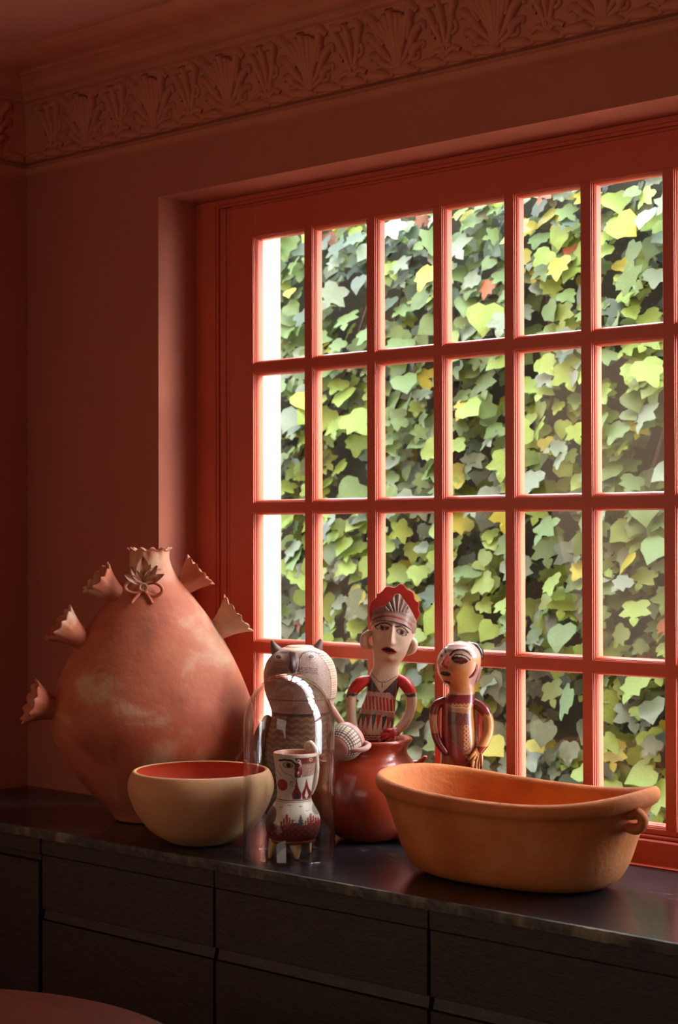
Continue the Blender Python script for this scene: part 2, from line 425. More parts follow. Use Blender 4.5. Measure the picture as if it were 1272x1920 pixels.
def bead_mesh(w, h):
    prof = [(0, .000), (.0002, .0025), (.0022, .0027), (.0026, .0048), (.0042, .0054), (.0054, .0072), (.0068, .0095), (.0070, .0115), (.0070, .0240), (.006, .0256), (0, .0256)]
    V = []
    for ins, y in prof:
        V += [(ins, y, ins), (w-ins, y, ins), (w-ins, y, h-ins), (ins, y, h-ins)]
    F = []
    for k in range(len(prof)-1):
        for c in range(4):
            a = k*4+c; b = k*4+(c+1) % 4
            F.append((a, a+4, b+4, b))
    return mesh_data('glazing_bead', V, F, WOODPAINT, smooth=False)
for j, (z0, z1) in enumerate(ROWS):
    bmz = bead_mesh(OW, z1-z0)
    V, F = box(.006, OW-.006, .0125, .0155, .006, z1-z0-.006)
    pm = mesh_data('pane', V, F, PANE, smooth=False)
    for i in range(NC):
        link('glazing_bead', bmz, win, (XS[i], YF, z0))
        link('pane', pm, win, (XS[i], YF, z0))

# ------------------------------------------------------------------ cornice with acanthus relief
cornice_prof = [(0, 2.350), (.013, 2.3575), (.016, 2.360), (.017, 2.372), (.013, 2.378), (.003, 2.381), (.003, 2.385), (.016, 2.387), (.020, 2.392), (.022, 2.42), (.027, 2.46), (.038, 2.495), (.052, 2.515),
                (.060, 2.519), (.061, 2.524), (.056, 2.526), (.058, 2.532), (.066, 2.537), (.070, 2.5395), (.078, 2.555), (.092, 2.564), (.100, 2.5665), (.100, 2.572), (.104, 2.574), (.13, 2.577), (.16, 2.581), (.183, 2.588), (.187, 2.590), (.187, 2.595), (.193, 2.599), (0.194, 2.6005)]
def cornice(name, a0, a1, axis):
    V = []
    for k, (e, z) in enumerate(cornice_prof):
        if axis == 'x': V += [(e, -e, z), (a1, -e, z)]
        else: V += [(e, -e, z), (e, a1, z)]
    F = [(2*k, 2*k+1, 2*k+3, 2*k+2) for k in range(len(cornice_prof)-1)]
    o = obj(name, V, F, CORN, smooth=False); o['kind'] = 'structure'
    return o
c1 = cornice('trim_1', 0, WX1, 'x')
c2 = cornice('trim_2', 0, WY0, 'y')

def band(u, v, h):
    """point over the leaf band: u along the wall, v 0..1 up the band, h height above it"""
    zz = 2.392+.123*v; e = np.interp(zz, [2.392, 2.42, 2.46, 2.495, 2.515], [.020, .022, .027, .038, .052])
    n = np.stack([0*u, -1+0*u, -.25-.55*v], -1); n /= np.linalg.norm(n, axis=-1, keepdims=True)
    return np.stack([u, -e, zz], -1)+n*np.asarray(h)[..., None]
def stroke(pts, flat=.85, nseg=7, lift=0.0):
    """raised rounded lobe along (u, v, radius): half of an ellipse over the band"""
    p = curve(pts, 6+4*len(pts)); u, v, r = p[:, 0], p[:, 1], np.abs(p[:, 2])*1.35
    du = np.gradient(u); dv = np.gradient(v)*.123; L = np.hypot(du, dv)+1e-9
    nx, nz = -dv/L, du/L
    a = np.linspace(0, math.pi, nseg)
    U = u[:, None]+nx[:, None]*np.cos(a)*r[:, None]; Vv = v[:, None]+nz[:, None]*np.cos(a)*r[:, None]/.123
    H = np.sin(a)*r[:, None]*flat*1.25-.0015+lift
    P = band(U.ravel(), Vv.ravel(), H.ravel())
    F = grid_faces(len(u), nseg, closed=False)
    n = len(P)
    F.append(tuple(range(nseg))); F.append(tuple(range(n-nseg, n))[::-1])
    return P, F
def spiral(cu, cv, r0, turns, a0, w, sgn=1):
    t = np.linspace(0, 1, 12)
    a = a0+sgn*t*turns*2*math.pi; r = r0*(1-.8*t)
    return [(cu+r_*math.cos(a_), cv+r_*math.sin(a_)/.123, w*(1-.35*t_)) for r_, a_, t_ in zip(r, a, t)]
P_ = .233
def acanthus():
    S = []
    # central fan of ribs
    for k, (du, top, w) in enumerate([(0, .98, .0075), (-.012, .93, .0065), (.012, .93, .0065), (-.026, .86, .006), (.026, .86, .006), (-.019, .9, .0045), (.019, .9, .0045)]):
        S.append(stroke([(du*.25, .06, .003), (du*.45, .4, w*.75), (du*.9, .72, w), (du*1.3, top, w*.8)], flat=1.15, lift=.002))
    for s in (-1, 1):
        # three curling lobes a side
        S.append(stroke([(s*.006, .25, .003), (s*.022, .55, .006), (s*.044, .84, .008), (s*.056, .95, .007), (s*.064, .86, .005)], 1.2))
        S.append(stroke([(s*.008, .15, .003), (s*.034, .38, .0065), (s*.056, .62, .0075), (s*.069, .68, .006), (s*.072, .58, .004)], 1.15))
        S.append(stroke([(s*.008, .1, .003), (s*.034, .20, .006), (s*.055, .36, .007), (s*.064, .38, .005), (s*.064, .30, .0035)], 1.1))
        S.append(stroke([(s*.03, .5, .003), (s*.042, .7, .0045), (s*.046, .82, .003)], 1.5, lift=.003))
        S.append(stroke(spiral(s*.046, .24, .014, 1.2, math.pi/2, .0045, s), 1.2))
    return join(S)
def palmette():
    S = []
    for s in (-1, 1):
        S.append(stroke([(0, .12, .003), (s*.012, .4, .005), (s*.024, .7, .006), (s*.020, .9, .0055), (s*.008, .88, .004)], 1.15))
        S.append(stroke(spiral(s*.020, .52, .013, 1.15, -math.pi/2, .004, s), 1.3))
        S.append(stroke([(0, .1, .003), (s*.02, .2, .005), (s*.036, .14, .004)], 1.1))
    S.append(stroke([(0, .3, .003), (0, .6, .006), (0, .95, .006)], 1.2))
    S.append(stroke(spiral(0, .22, .012, 1.0, 0, .0042), 1.2))
    S.append(stroke([(-.003, .22, .004), (.003, .22, .004)], 1.4))
    return join(S)
def base_leaf():
    return join([stroke([(-.034, -.02, .003), (-.012, .06, .007), (.014, .035, .008), (.034, -.015, .003)], .8), stroke([(-.026, .02, .002), (0, .075, .003), (.026, .03, .002)], 1.2, lift=.004)])
am = mesh_data('acanthus_leaf', *acanthus(), CORN); pmm = mesh_data('scroll_flower', *palmette(), CORN); bmm = mesh_data('base_leaf', *base_leaf(), CORN)
for k in range(-1, 16):
    x = .243+k*P_
    if x > .07: link('acanthus_leaf', am, c1, (x, 0, 0))
    if x+P_/2 > .06: link('scroll_flower', pmm, c1, (x+P_/2, 0, 0))
for k in range(55): link('base_leaf', bmm, c1, (.055+k*P_/3.5, 0, 0))
for k in range(5):
    link('acanthus_leaf', am, c2, (0, -.15-k*P_, 0), math.pi/2); link('scroll_flower', pmm, c2, (0, -.15-k*P_-P_/2, 0), math.pi/2)
for k in range(14): link('base_leaf', bmm, c2, (0, -.055-k*P_/3.5, 0), math.pi/2)

# ------------------------------------------------------------------ counter and cabinets
ct = thing('stone_worktop', 'long black marble worktop with pale veins and a rough front edge under the window', 'worktop')
V, F = join([box(.0005, 4.2, -.362, 0-.0005, CT-.02, CT), box(XR+.0005, XE-.0005, -.0005, YF-.013, CT-.02, CT)])
obj('slab', V, F, MARBLE, ct, smooth=False)
# rough front edge with small chips
n = 420; xs = np.linspace(.0005, 4.2, n); V = []
for i, x in enumerate(xs):
    j1 = rng.normal(0, .0006); j2 = rng.normal(0, .0005)
    V += [(x, -.362, CT-.0002), (x, -.3665+j1, CT-.0012+j2*.5), (x, -.3675+j2, CT-.008), (x, -.367+j1, CT-.0185+j2), (x, -.362, CT-.0198)]
F = [(i*5+k, i*5+k+1, i*5+k+6, i*5+k+5) for i in range(n-1) for k in range(4)]
obj('chipped_edge', V, F, MARBLE_EDGE, ct, smooth=False)

FY = -.352
units = [(0.0, .488, 'door'), (.494, .998, 'd'), (1.001, 1.505, 'd'), (1.508, 2.012, 'd'), (2.015, 2.519, 'd'), (2.522, 3.026, 'd')]
words = ['black oak cabinet with a tall plain door at the left wall', 'black oak drawer unit beside the tall cabinet door, under the wide bowl', 'black oak drawer unit under the glass cloche and red pot',
         'black oak drawer unit under the long orange basin', 'black oak drawer unit in the lower right corner of the photo', 'black oak drawer unit outside the right edge']
for k, (x0, x1, kind) in enumerate(units[:5]):
    u = thing('base_cabinet', words[k], 'cabinet', (x0, 0, 0), group='black oak base cabinets')
    w = x1-x0; x00 = .001 if k == 0 else 0
    obj('body', *join([box(x00, w, FY+.022, -.002, .08, CT-.0205), box(x00, w, FY+.05, -.03, 0, .08)]), BLACKWOOD, u, smooth=False)
    obj('top_rail', *box(x00, w-.0005 if k else w, FY, FY+.0215, .846, CT-.0205, .0008), BLACKWOOD, u, smooth=False)
    if kind == 'door':
        obj('door', *box(.002, w-.004, FY-.001, FY+.0205, .085, .829, .0012), BLACKWOOD, u, smooth=False)
        obj('bevel_strip', *box(.002, w-.004, FY+.006, FY+.0205, .831, .8445, .001), BLACKWOOD, u, smooth=False)
    else:
        for (z0, z1, zl) in ((.7355, .8445, .7155), (.44, .7115, .42), (.085, .415, None)):
            dr = obj('drawer', *box(.002, w-.002, FY, FY+.0205, z0, z1, .001), BLACKWOOD, u, smooth=False)
            if zl:
                # bevelled finger pull under the front
                a = [(.002+.006, FY+.0045, z0-.0005), (w+.001, FY+.0045, z0-.0005), (w+.001, FY+.0205, z0-.0005), (.008, FY+.0205, z0-.0005)]
                b = [(.008, FY-.0005, zl+.0005), (w+.001, FY-.0005, zl+.0005), (w+.001, FY+.012, zl+.0005), (.008, FY+.012, zl+.0005)]
                obj('finger_pull', a+b, [(0, 1, 2, 3), (7, 6, 5, 4), (0, 4, 5, 1), (1, 5, 6, 2), (2, 6, 7, 3), (3, 7, 4, 0)], BLACKWOOD, dr, smooth=False)

# ------------------------------------------------------------------ round table in the foreground
tb = thing('round_table', 'dark reddish round wooden table top in the lower left foreground', 'table', (1.20, -1.25, 0))
obj('tabletop', *lathe([(.47, .722), (.488, .727), (.492, .738), (.488, .748), (.48, .75), (.001, .75)], 128), TABLE, tb)
obj('pedestal', *lathe([(.04, .05), (.045, .2), (.035, .4), (.05, .6), (.09, .70), (.16, .722)], 40, 40), TABLE, tb)
obj('base', *lathe([(.24, 0), (.25, .012), (.2, .03), (.08, .045), (.04, .051)], 48), TABLE, tb)

# ------------------------------------------------------------------ objects are drawn in small units of U metres, local -y faces the camera
def stand(x, y, pxm): return dict(loc=(x, y, CT+.0006), rz=YAW, s=1/pxm)

# ---- big mottled pot with ruffled spouts
B = 907.
pot = thing('spouted_pot', 'large egg-shaped mottled clay pot with ruffled flaring spouts, at the left wall', 'pot', (.592, -.137, CT+.0006), YAW)
prof = [(64, 0), (71, 3), (74, 9), (80, 16), (112, 47), (141, 80), (167, 120), (184, 152), (193, 182), (194, 210), (186, 238), (174, 270), (158, 305), (139, 340), (118, 373), (94, 405), (72, 433), (54, 455), (43, 472), (36, 488), (33, 500)]
V, F = lathe([(r/B, z/B) for r, z in prof], 128, 110, ey=.78)
V[:, :2] *= (1+.006*np.sin(3*np.arctan2(V[:, 1], V[:, 0])+V[:, 2]*14))[:, None]
obj('body', V, F, CLAY_BIG, pot)
def ruffle(base, dirv, r0, L, r1, waves, phase, mat, parent, name, th=3.2, amp=.12, flare=2.4):
    """flaring mouth with a wavy lip: grid around an axis, with inner wall"""
    d = Vector(dirv).normalized(); a = d.cross(Vector((0, .3, 1))).normalized(); b = d.cross(a)
    nu, nt_ = 96, 16; V = []
    for side in (0, 1):
        for k in range(nt_):
            t = k/(nt_-1)
            for i in range(nu):
                q = 2*math.pi*i/nu; wv = math.sin(waves*q+phase)+.35*math.sin((waves*2-3)*q+phase*2)
                rr = r0+(r1-r0)*t**flare-(th if side else 0)
                rr *= 1+amp*.6*wv*t**3
                ll = L*t+26*amp*wv*t**4
                p = Vector(base)+d*ll+a*rr*math.cos(q)+b*rr*math.sin(q)
                V.append(p/B)
        if side == 0: pass
    F = grid_faces(nt_, nu)
    off = nt_*nu
    F += [tuple(off+i for i in q)[::-1] for q in grid_faces(nt_, nu)]
    for i in range(nu):
        a0 = (nt_-1)*nu+i; b0 = (nt_-1)*nu+(i+1) % nu
        F.append((a0, b0, b0+off, a0+off))
    return obj(name, V, F, mat, parent)
ruffle((-4, 0, 478), (0, 0, 1), 38, 38, 37, 11, .4, CLAY_BIG, pot, 'neck', amp=.10, flare=3, th=5)
# widen lip of the neck
ruffle((-4, 0, 500), (0, 0, 1), 32, 15, 42, 11, .4, CLAY_BIG, pot, 'lip', amp=.11, flare=2, th=4)
for bx, by, bz, dx, dy, dz, r1, ph in [(-166, -44, 210, -1, -.35, .38, 43, .2), (-122, -36, 340, -1, -.3, .78, 40, 1.3), (-62, -24, 426, -.85, -.35, .8, 36, 2.2),
                                       (52, 14, 438, .85, .1, .78, 38, .9), (116, 12, 352, 1, .1, .80, 44, 2.8)]:
    ruffle((bx, by, bz), (dx, dy, dz), 19, 62 if r1 > 38 else 54, r1, 11, ph, CLAY_BIG, pot, 'spout', amp=.09, flare=1.8, th=4.5)
def petal(cx, cz, ang, L, W, y0, ring=False, parent=None, name='petal'):
    c, s = math.cos(ang), math.sin(ang)
    P = []
    if ring:       # loop petal drawn as a closed rope
        t = np.linspace(0, 2*np.pi, 14)
        for q in t: 
            l = L*(.5-.5*math.cos(q)); w = W*.5*math.sin(q)
            P.append((cx+l*s+w*c, y0-4-2*math.sin(q/2), cz+l*c-w*s))
        V, F = tube(P, 3.4, 8, 40)
    else:
        for k in range(9):
            t = k/8; w = W*.5*math.sin(math.pi*min(1, t*.92+.08))**.8*(1-t*.25)
            for m_ in range(5):
                q = (m_-2)/2; yy = y0-10*t-6*math.sin(t*3)+abs(q)*-5
                P.append((cx+L*t*s+w*q*c, yy, cz+L*t*c-w*q*s))
        V = np.array(P, float); F = grid_faces(9, 5, closed=False)
        V2 = V.copy(); V2[:, 1] += 4; n = len(V)
        F = F+[tuple(i+n for i in f)[::-1] for f in F]; V = np.vstack([V, V2])
    return V, F
fl = bpy.data.objects.new('applied_flower', None); col.objects.link(fl); fl.parent = pot; fl.empty_display_size = .02
fx, fz = -9, 447
for a, L, W, y in [(0, 52, 30, -50), (-36, 40, 17, -49), (38, 44, 19, -49), (-64, 40, 16, -50), (66, 44, 18, -50), (-18, 36, 12, -46), (20, 40, 14, -46)]:
    V, F = petal(fx, fz+4, R(a), L, W, y)
    obj('petal', V/B, F, CLAY_BIG, fl)
for a, L, W in [(-88, 34, 22), (100, 36, 24)]:
    V, F = petal(fx, fz-3, R(a), L, W, -54, ring=True); obj('loop', V/B, F, CLAY_BIG, fl)
for a, L in [(-142, 34), (148, 32)]:
    V, F = tube([(fx, -56, fz-4), (fx+L*.5*math.sin(R(a)), -60, fz-4+L*.5*math.cos(R(a))), (fx+L*math.sin(R(a)), -69, fz-4+L*math.cos(R(a)))], [3.5, 3.5, 3], 8); obj('ribbon', V/B, F, CLAY_BIG, fl)
V, F = tube([(fx+7*math.cos(q), -61, fz-3+7*math.sin(q)) for q in np.linspace(0, 6.28, 12)], 2.3, 8, 30); obj('flower_centre', V/B, F, CLAY_BIG, fl)

# ---- wide bowl
B = 965.
bowl = thing('clay_bowl', 'wide tan clay bowl with a burnished red inside, in front of the big pot', 'bowl', (.866, -.257, CT+.0006), YAW)
prof = [(46, 0), (54, 2), (74, 12), (96, 27), (116, 51), (130, 78), (137, 104), (135, 121), (130, 132), (127.5, 135.5), (124, 137), (120.5, 135.5)]
obj('body', *lathe([(r/B, z/B) for r, z in prof], 128, 90), CLAY_BOWL, bowl)
prof = [(120.5, 135.5), (124, 128), (127, 108), (122, 84), (108, 57), (88, 34), (60, 20), (30, 15), (.5, 14)]
o = obj('inside', *lathe([(r/B, z/B) for r, z in prof], 128, 60, cap0=False), CLAY_BOWL_IN, bowl)

# ---- round red pot
B = 954.
RPX, RPY = 1.088, -.012
rp = thing('red_pot', 'round glossy brick red clay pot with small lug handles, holding the crowned figure', 'pot', (RPX, RPY, CT+.0006), YAW)
prof = [(40, 0), (50, 2), (72, 16), (94, 42), (106, 72), (108, 98), (100, 124), (86, 144), (76, 153), (71, 162), (72, 172), (77, 180), (81, 185), (81, 188), (78, 190), (74, 187), (68, 178), (65, 166), (70, 152), (82, 138), (94, 120), (101, 98), (99, 74), (86, 44), (66, 22), (40, 10), (.5, 8)]
obj('body', *lathe([(r/B, z/B) for r, z in prof], 112, 160), CLAY_RED, rp)
for s in (1, -1):
    V, F = tube([(s*80, -10, 140), (s*92, -12, 143), (s*103, -14, 152)], [12, 9, 6.5], 12, flat=.75); obj('lug', V/B, F, CLAY_RED, rp)

# ---- crowned figure, leaning in the red pot
tilt = math.atan(.186)
def to_img(V, base, t):                        # local (x, z) to pattern coordinates
    x, z = V[:, 0], V[:, 2]
    return np.stack([base[0]+z*math.sin(t)+x*math.cos(t), base[1]-z*math.cos(t)+x*math.sin(t)], 1)
def to_loc(p, base, t):
    dx, dy = p[0]-base[0], p[1]-base[1]
    return (dx*math.cos(t)+dy*math.sin(t), dx*math.sin(t)-dy*math.cos(t))
FB = (669., 1562.)
CRM, RED, BLK, BRN, MAR = (226, 196, 168), (196, 42, 28), (58, 50, 52), (150, 112, 92), (120, 34, 34)
def tiltV(V, t, s, off=(0, 0, 0)):
    c, sn = math.cos(t), math.sin(t); W = V.copy()
    W[:, 0] = V[:, 0]*c+V[:, 2]*sn; W[:, 2] = -V[:, 0]*sn+V[:, 2]*c
    return (W+np.array(off))*s
OFF = (669-695, 0, 13)
def c3(pts, sc, o):                            # close-up measurements to pattern coordinates
    return [(x/sc+o[0], y/sc+o[1]) for x, y in pts]
fig = thing('crowned_figurine', 'painted clay figurine with open mouth and scalloped red crown, leaning in the red pot', 'figurine', (RPX, RPY, CT+.0006), YAW)
sec = [(0, 26, 22, 0, 0), (6, 32, 27, 0, 0), (60, 36, 29, 0, 0), (165, 37, 29, 0, 0), (200, 35, 27, 0, 0), (225, 33, 25, 0, 0), (262, 28, 21, 1, 0), (288, 30, 20, 1, 0), (300, 28, 19, 1, 0), (308, 25, 18, 1, 0),
       (322, 25, 19, -1, 0), (334, 29, 23, 0, -1), (350, 35, 27, 1, -1), (372, 40, 30, 1, 0), (390, 42, 31, 1, 0), (402, 41, 30, 1, 0), (411, 34, 25, 1, 0), (416, 20, 15, 1, 0), (418, 3, 3, 1, 0)]
V, F = loft(sec, 240, 330, 2.15)
P = to_img(V, FB, tilt); front = V[:, 1] < 1
def bump2(P, cx, cy, sx, sy, A, rot=0): return A*np.exp(-ell(P, cx, cy, sx, sy, rot))
# relief of the face
g = np.zeros(len(V))
nose_axis = c3([(622, 640), (612, 760), (598, 880)], 7.95, (660, 1090))
for k in range(7):
    t = k/6; x = np.interp(t, [0, .5, 1], [p[0] for p in nose_axis]); y = np.interp(t, [0, .5, 1], [p[1] for p in nose_axis])
    g += bump2(P, x, y, 3.2+1.6*t, 4, 2.2+3.0*t)
nx, ny = 660+598/7.95, 1090+925/7.95
g += bump2(P, nx, ny, 6.0, 4.2, 6)
g += bump2(P, 660+470/7.95, 1090+650/7.95, 13, 4, 2.4, .05)+bump2(P, 660+760/7.95, 1090+705/7.95, 11, 4, 2.4, .35)
g -= bump2(P, 660+465/7.95, 1090+730/7.95, 10, 5, 1.6)+bump2(P, 660+755/7.95, 1090+800/7.95, 9, 5, 1.6)
g += bump2(P, 660+570/7.95, 1090+1035/7.95, 17, 8, 3.4, .2)
g += bump2(P, 660+580/7.95, 1090+1165/7.95, 9, 6, 3)
V[front, 1] -= g[front]*np.clip(-V[front, 1]/15, 0, 1)
C = np.tile(s2l(CRM), (len(V), 1))
h = (660, 1090); S_ = 7.95
m_ = lambda *p: c3(p, S_, h)
# mouth
lens = m_((445, 1020), (500, 985), (545, 975), (620, 1005), (695, 1068), (650, 1092), (560, 1092), (490, 1062))
mi = m_((475, 1025), (545, 1000), (610, 1020), (665, 1062), (600, 1066), (530, 1058))
put(C, in_poly(P, lens) & front, (176, 50, 34)); inn = in_poly(P, mi) & front; put(C, inn, (18, 10, 10))
V[inn, 1] += 4
# eyes and brows
for cx, cy, a, b, rot in ((468, 702, 104, 38, .06), (757, 775, 84, 40, .42)):
    cx, cy = cx/S_+h[0], cy/S_+h[1]; a /= S_; b /= S_
    e = ell(P, cx, cy, a, b, rot); put(C, (e < 1) & front, (34, 28, 26)); put(C, (e < .68) & front, (206, 186, 168))
    put(C, (e < .68) & front & (P[:, 0] > cx+5) & (cx < 730), (130, 50, 40))
    put(C, (ell(P, cx, cy, 4.2, 4.4) < 1) & front & (e < .9), (92, 92, 92)); put(C, (ell(P, cx, cy, 2.2, 2.6) < 1) & front, (24, 22, 24))
put(C, near(P, m_((365, 680), (430, 645), (500, 632), (560, 645), (603, 672)), 1.35) & front, (30, 30, 32))
put(C, near(P, m_((660, 685), (740, 680), (800, 712), (852, 778)), 1.35) & front, (40, 42, 44))
# band with diamonds low on the hat
hatline = m_((280, 690), (345, 628), (470, 590), (640, 600), (800, 660), (900, 740), (930, 800)); ht = [(600, 1000)]+hatline+[(860, 1195), (860, 1000)]
ish = in_poly(P, ht); put(C, ish, (150, 116, 100))
put(C, near(P, hatline, .8) & front, (90, 60, 54))
# clothes
h2 = (640, 1240); q_ = lambda *p: c3(p, S_, h2)
below = (P[:, 1] > 1262)
put(C, in_poly(P, q_((330, 455), (560, 455), (860, 520), (860, 640), (300, 560))) & below, (196, 158, 140))
band_r = in_poly(P, q_((250, 520), (560, 530), (880, 600), (880, 770), (540, 730), (250, 720)))
st = np.mod(P[:, 0]+(P[:, 1]-1310)*-.05, 6.6) < 4.3
put(C, band_r, (204, 168, 150)); put(C, band_r & st, (178, 44, 38))
bb = in_poly(P, q_((230, 710), (540, 730), (880, 800), (880, 875), (540, 790), (230, 790)))
put(C, bb, (150, 108, 92)); put(C, bb & (np.mod(P[:, 0]*1.0+P[:, 1], 3.2) < 1.2), (206, 172, 150))
put(C, in_poly(P, q_((200, 790), (540, 790), (880, 875), (900, 1100), (180, 1100))), (214, 178, 146))
for tx, tp, ty, c in [(355-140, 180, 1010, MAR), (290, 255, 1015, BLK), (355, 325, 1020, BLK), (425, 400, 1030, (140, 36, 32)), (505, 475, 1052, BLK), (580, 545, 1035, (180, 44, 32)), (665, 615, 1055, BLK), (735, 690, 1050, (190, 46, 40)), (795, 755, 1050, (70, 84, 84)), (850, 820, 1050, RED)]:
    y0 = 790+(tx-540)*.25 if tx > 540 else 790
    put(C, in_poly(P, q_((tx-40, y0), (tx+38, y0), (tp, ty))), c)
put(C, (P[:, 1] > 1240+1095/S_-.0) & (P[:, 1] < 1240+1110/S_), (92, 60, 56))
put(C, (P[:, 1] > 1240+1130/S_) & (P[:, 1] < 1240+1145/S_), (110, 70, 62))
put(C, (P[:, 1] > 1240+1165/S_), (128, 58, 54))
vest = in_poly(P, q_((300, 300), (425, 205), (600, 472), (400, 458), (280, 470))) | in_poly(P, q_((630, 472), (870, 235), (920, 300), (880, 560), (820, 555), (740, 482)))
put(C, vest, (72, 62, 64))
put(C, vest & ~front, (72, 62, 64))
put(C, near(P, q_((440, 200), (520, 300), (608, 455), (700, 370), (868, 236)), 1.15) & front, (214, 184, 156))
put(C, near(P, q_((470, 195), (580, 318), (690, 318), (840, 235)), .55) & front, (48, 40, 40))
put(C, near(P, q_((625, 325), (625, 400)), .7) & front, (60, 40, 40))
put(C, near(P, q_((850, 300), (830, 460), (828, 600)), .6) & front, (206, 180, 160))
obj('body', tiltV(V, tilt, 1/B, OFF), F, PAINT, fig, paint=C)
# crown: scalloped plate behind, pleated diadem before it
oc = m_((300, 640), (285, 560), (290, 400), (322, 315), (360, 285), (388, 262), (400, 205), (440, 195), (480, 165), (540, 102), (590, 98), (640, 112), (690, 98), (750, 58), (800, 78), (850, 140), (885, 155), (930, 180), (955, 230), (970, 300), (1000, 325), (1025, 340), (1020, 440), (1040, 485), (1010, 580), (985, 650), (900, 740), (640, 700), (400, 660))
L_ = np.array([to_loc(p, FB, tilt) for p in oc]); 
bm = bmesh.new()
def plate(poly, y0, y1, curve_k=0.0):
    n = len(poly); V = [(x, y0, z) for x, z in poly]+[(x, y1, z) for x, z in poly]
    F = [tuple(range(n)), tuple(range(2*n-1, n-1, -1))]+[(i, i+n, (i+1) % n+n, (i+1) % n) for i in range(n)]
    return np.array(V, float), F
dense = curve(np.c_[L_, 0*L_[:, 0]][list(range(len(L_)))+[0]], 160)[:-1, :2]
V, F = plate(dense, 0, 7)
o = obj('crown_crest', tiltV(V, tilt, 1/B, OFF), F, PAINT, fig, smooth=False, paint=np.tile(s2l((196, 44, 28)), (len(V), 1)))
fix_normals(o.data)
bv = o.modifiers.new('soften', 'BEVEL'); bv.width = .0016; bv.segments = 2; bv.limit_method = 'ANGLE'
# diadem: curved pleated front
dt = [to_loc(p, FB, tilt) for p in m_((290, 560), (310, 470), (420, 410), (520, 370), (600, 290), (660, 215), (700, 198), (745, 215), (800, 300), (850, 362), (920, 480), (985, 610), (975, 690))]
db = [to_loc(p, FB, tilt) for p in m_((285, 690), (345, 632), (470, 585), (640, 602), (800, 655), (900, 735), (925, 790))]
dt = np.array(dt); db = np.array(db); x0 = max(dt[0, 0], db[0, 0])+.5; x1 = min(dt[-1, 0], db[-1, 0]); x1 = dt[:, 0].max()
nx_, nz_ = 150, 50; V = []
for j in range(nz_):
    for i in range(nx_):
        a = -1+2*i/(nx_-1); xx = (x0+x1)/2+(x1-x0)/2*math.sin(a*math.pi/2*.98)
        zt = np.interp(xx, dt[:, 0], dt[:, 1]); zb = min(np.interp(xx, db[:, 0], db[:, 1]), zt-1); t = j/(nz_-1)
        yy = -36*math.cos(a*math.pi/2*.98)*(1-.62*t*(zt-zb)/60)-1
        zz = zb+(zt-zb)*t
        V.append((xx, yy, zz))
V = np.array(V); P = to_img(V, FB, tilt)
C = np.tile(s2l((158, 124, 106)), (len(V), 1))
cc = np.array((660+690/S_, 1090+470/S_))
ang = np.arctan2(P[:, 0]-cc[0]-0*P[:, 1], (cc[1]+16)-P[:, 1]); up = in_poly(P, m_((500, 440), (520, 380), (600, 300), (690, 200), (740, 205), (850, 360), (860, 480)))
put(C, up & (np.mod(ang, .13) < .06), (84, 60, 54)); put(C, up & (np.mod(ang, .26) < .04), (214, 178, 150))
V[up, 1] -= 1.5*np.sin(ang[up]*24)
edge_l = m_((310, 520), (400, 480), (520, 460), (700, 470), (860, 540), (950, 640)); band2 = near(P, edge_l, 2.0)
put(C, band2 & (np.mod(P[:, 0]*1.0, 2.0) < 1), (96, 70, 62))
put(C, ~up & (np.mod(P[:, 0]*.6+P[:, 1]*.8, 2.6) < .8) & (P[:, 1] < 1152), (128, 96, 82))
el2 = m_((320, 600), (400, 555), (520, 525), (620, 535), (770, 575), (875, 645), (940, 710)); put(C, near(P, el2, 2.0), (150, 100, 90))
put(C, near(P, el2, .8), (100, 44, 40))
for p in m_((480, 525), (620, 535), (700, 552), (770, 575), (875, 645), (930, 700)):
    put(C, (np.abs(P[:, 0]-p[0])/4+np.abs(P[:, 1]-p[1])/2.6) < 1, (176, 52, 44))
n0 = len(V); V2 = V.copy(); V2[:, 1] += 5; Fr = grid_faces(nz_, nx_, closed=False)
bf = [(nx_*(nz_-1)+i, nx_*(nz_-1)+i+1, nx_*(nz_-1)+i+1+n0, nx_*(nz_-1)+i+n0) for i in range(nx_-1)]
o = obj('diadem', tiltV(np.vstack([V, V2]), tilt, 1/B, OFF), Fr+[tuple(i+n0 for i in f)[::-1] for f in Fr]+bf, PAINT, fig, paint=np.vstack([C, C]))
# ears, arms, hand
def fig_tube(name, pts, rad, base, t, off, paintf=None, rgb=CRM, parent=None, mat=PAINT, flat=1, n=None, nseg=20, invB=1/954.):
    L = [(*to_loc((p[0], p[1]), base, t), p[2]) for p in pts]
    V, F = tube([(l[0], l[2], l[1]) for l in L], rad, nseg, n or 14*len(pts), flat=flat, up=(0, 1, 0))
    P = to_img(V, base, t); C = np.tile(s2l(rgb), (len(V), 1))
    if paintf: paintf(P, V, C)
    return obj(name, tiltV(V, t, invB, off), F, mat, parent, paint=C)
fig_tube('ear', [(694, 1190, -6), (686, 1199, -8), (688, 1212, -7), (696, 1216, -5)], [7, 8, 8, 5], FB, tilt, OFF, parent=fig)
fig_tube('ear', [(773, 1200, -6), (779, 1209, -8), (776, 1221, -7), (767, 1228, -6)], [6, 7, 7, 4.5], FB, tilt, OFF, parent=fig)
def sleeve(P, V, C):
    put(C, P[:, 1] < 1301, (200, 40, 28)); b = (P[:, 1] > 1301) & (P[:, 1] < 1308); put(C, b, (206, 176, 150)); put(C, b & (np.mod(P[:, 0], 3) < 1.8), (56, 46, 44))
fig_tube('arm', [(698, 1276, -2), (678, 1283, -6), (664, 1300, -8), (661, 1335, -10), (664, 1362, -12), (674, 1384, -16)], [8, 12, 10.5, 9, 9, 8], FB, tilt, OFF, sleeve, parent=fig)
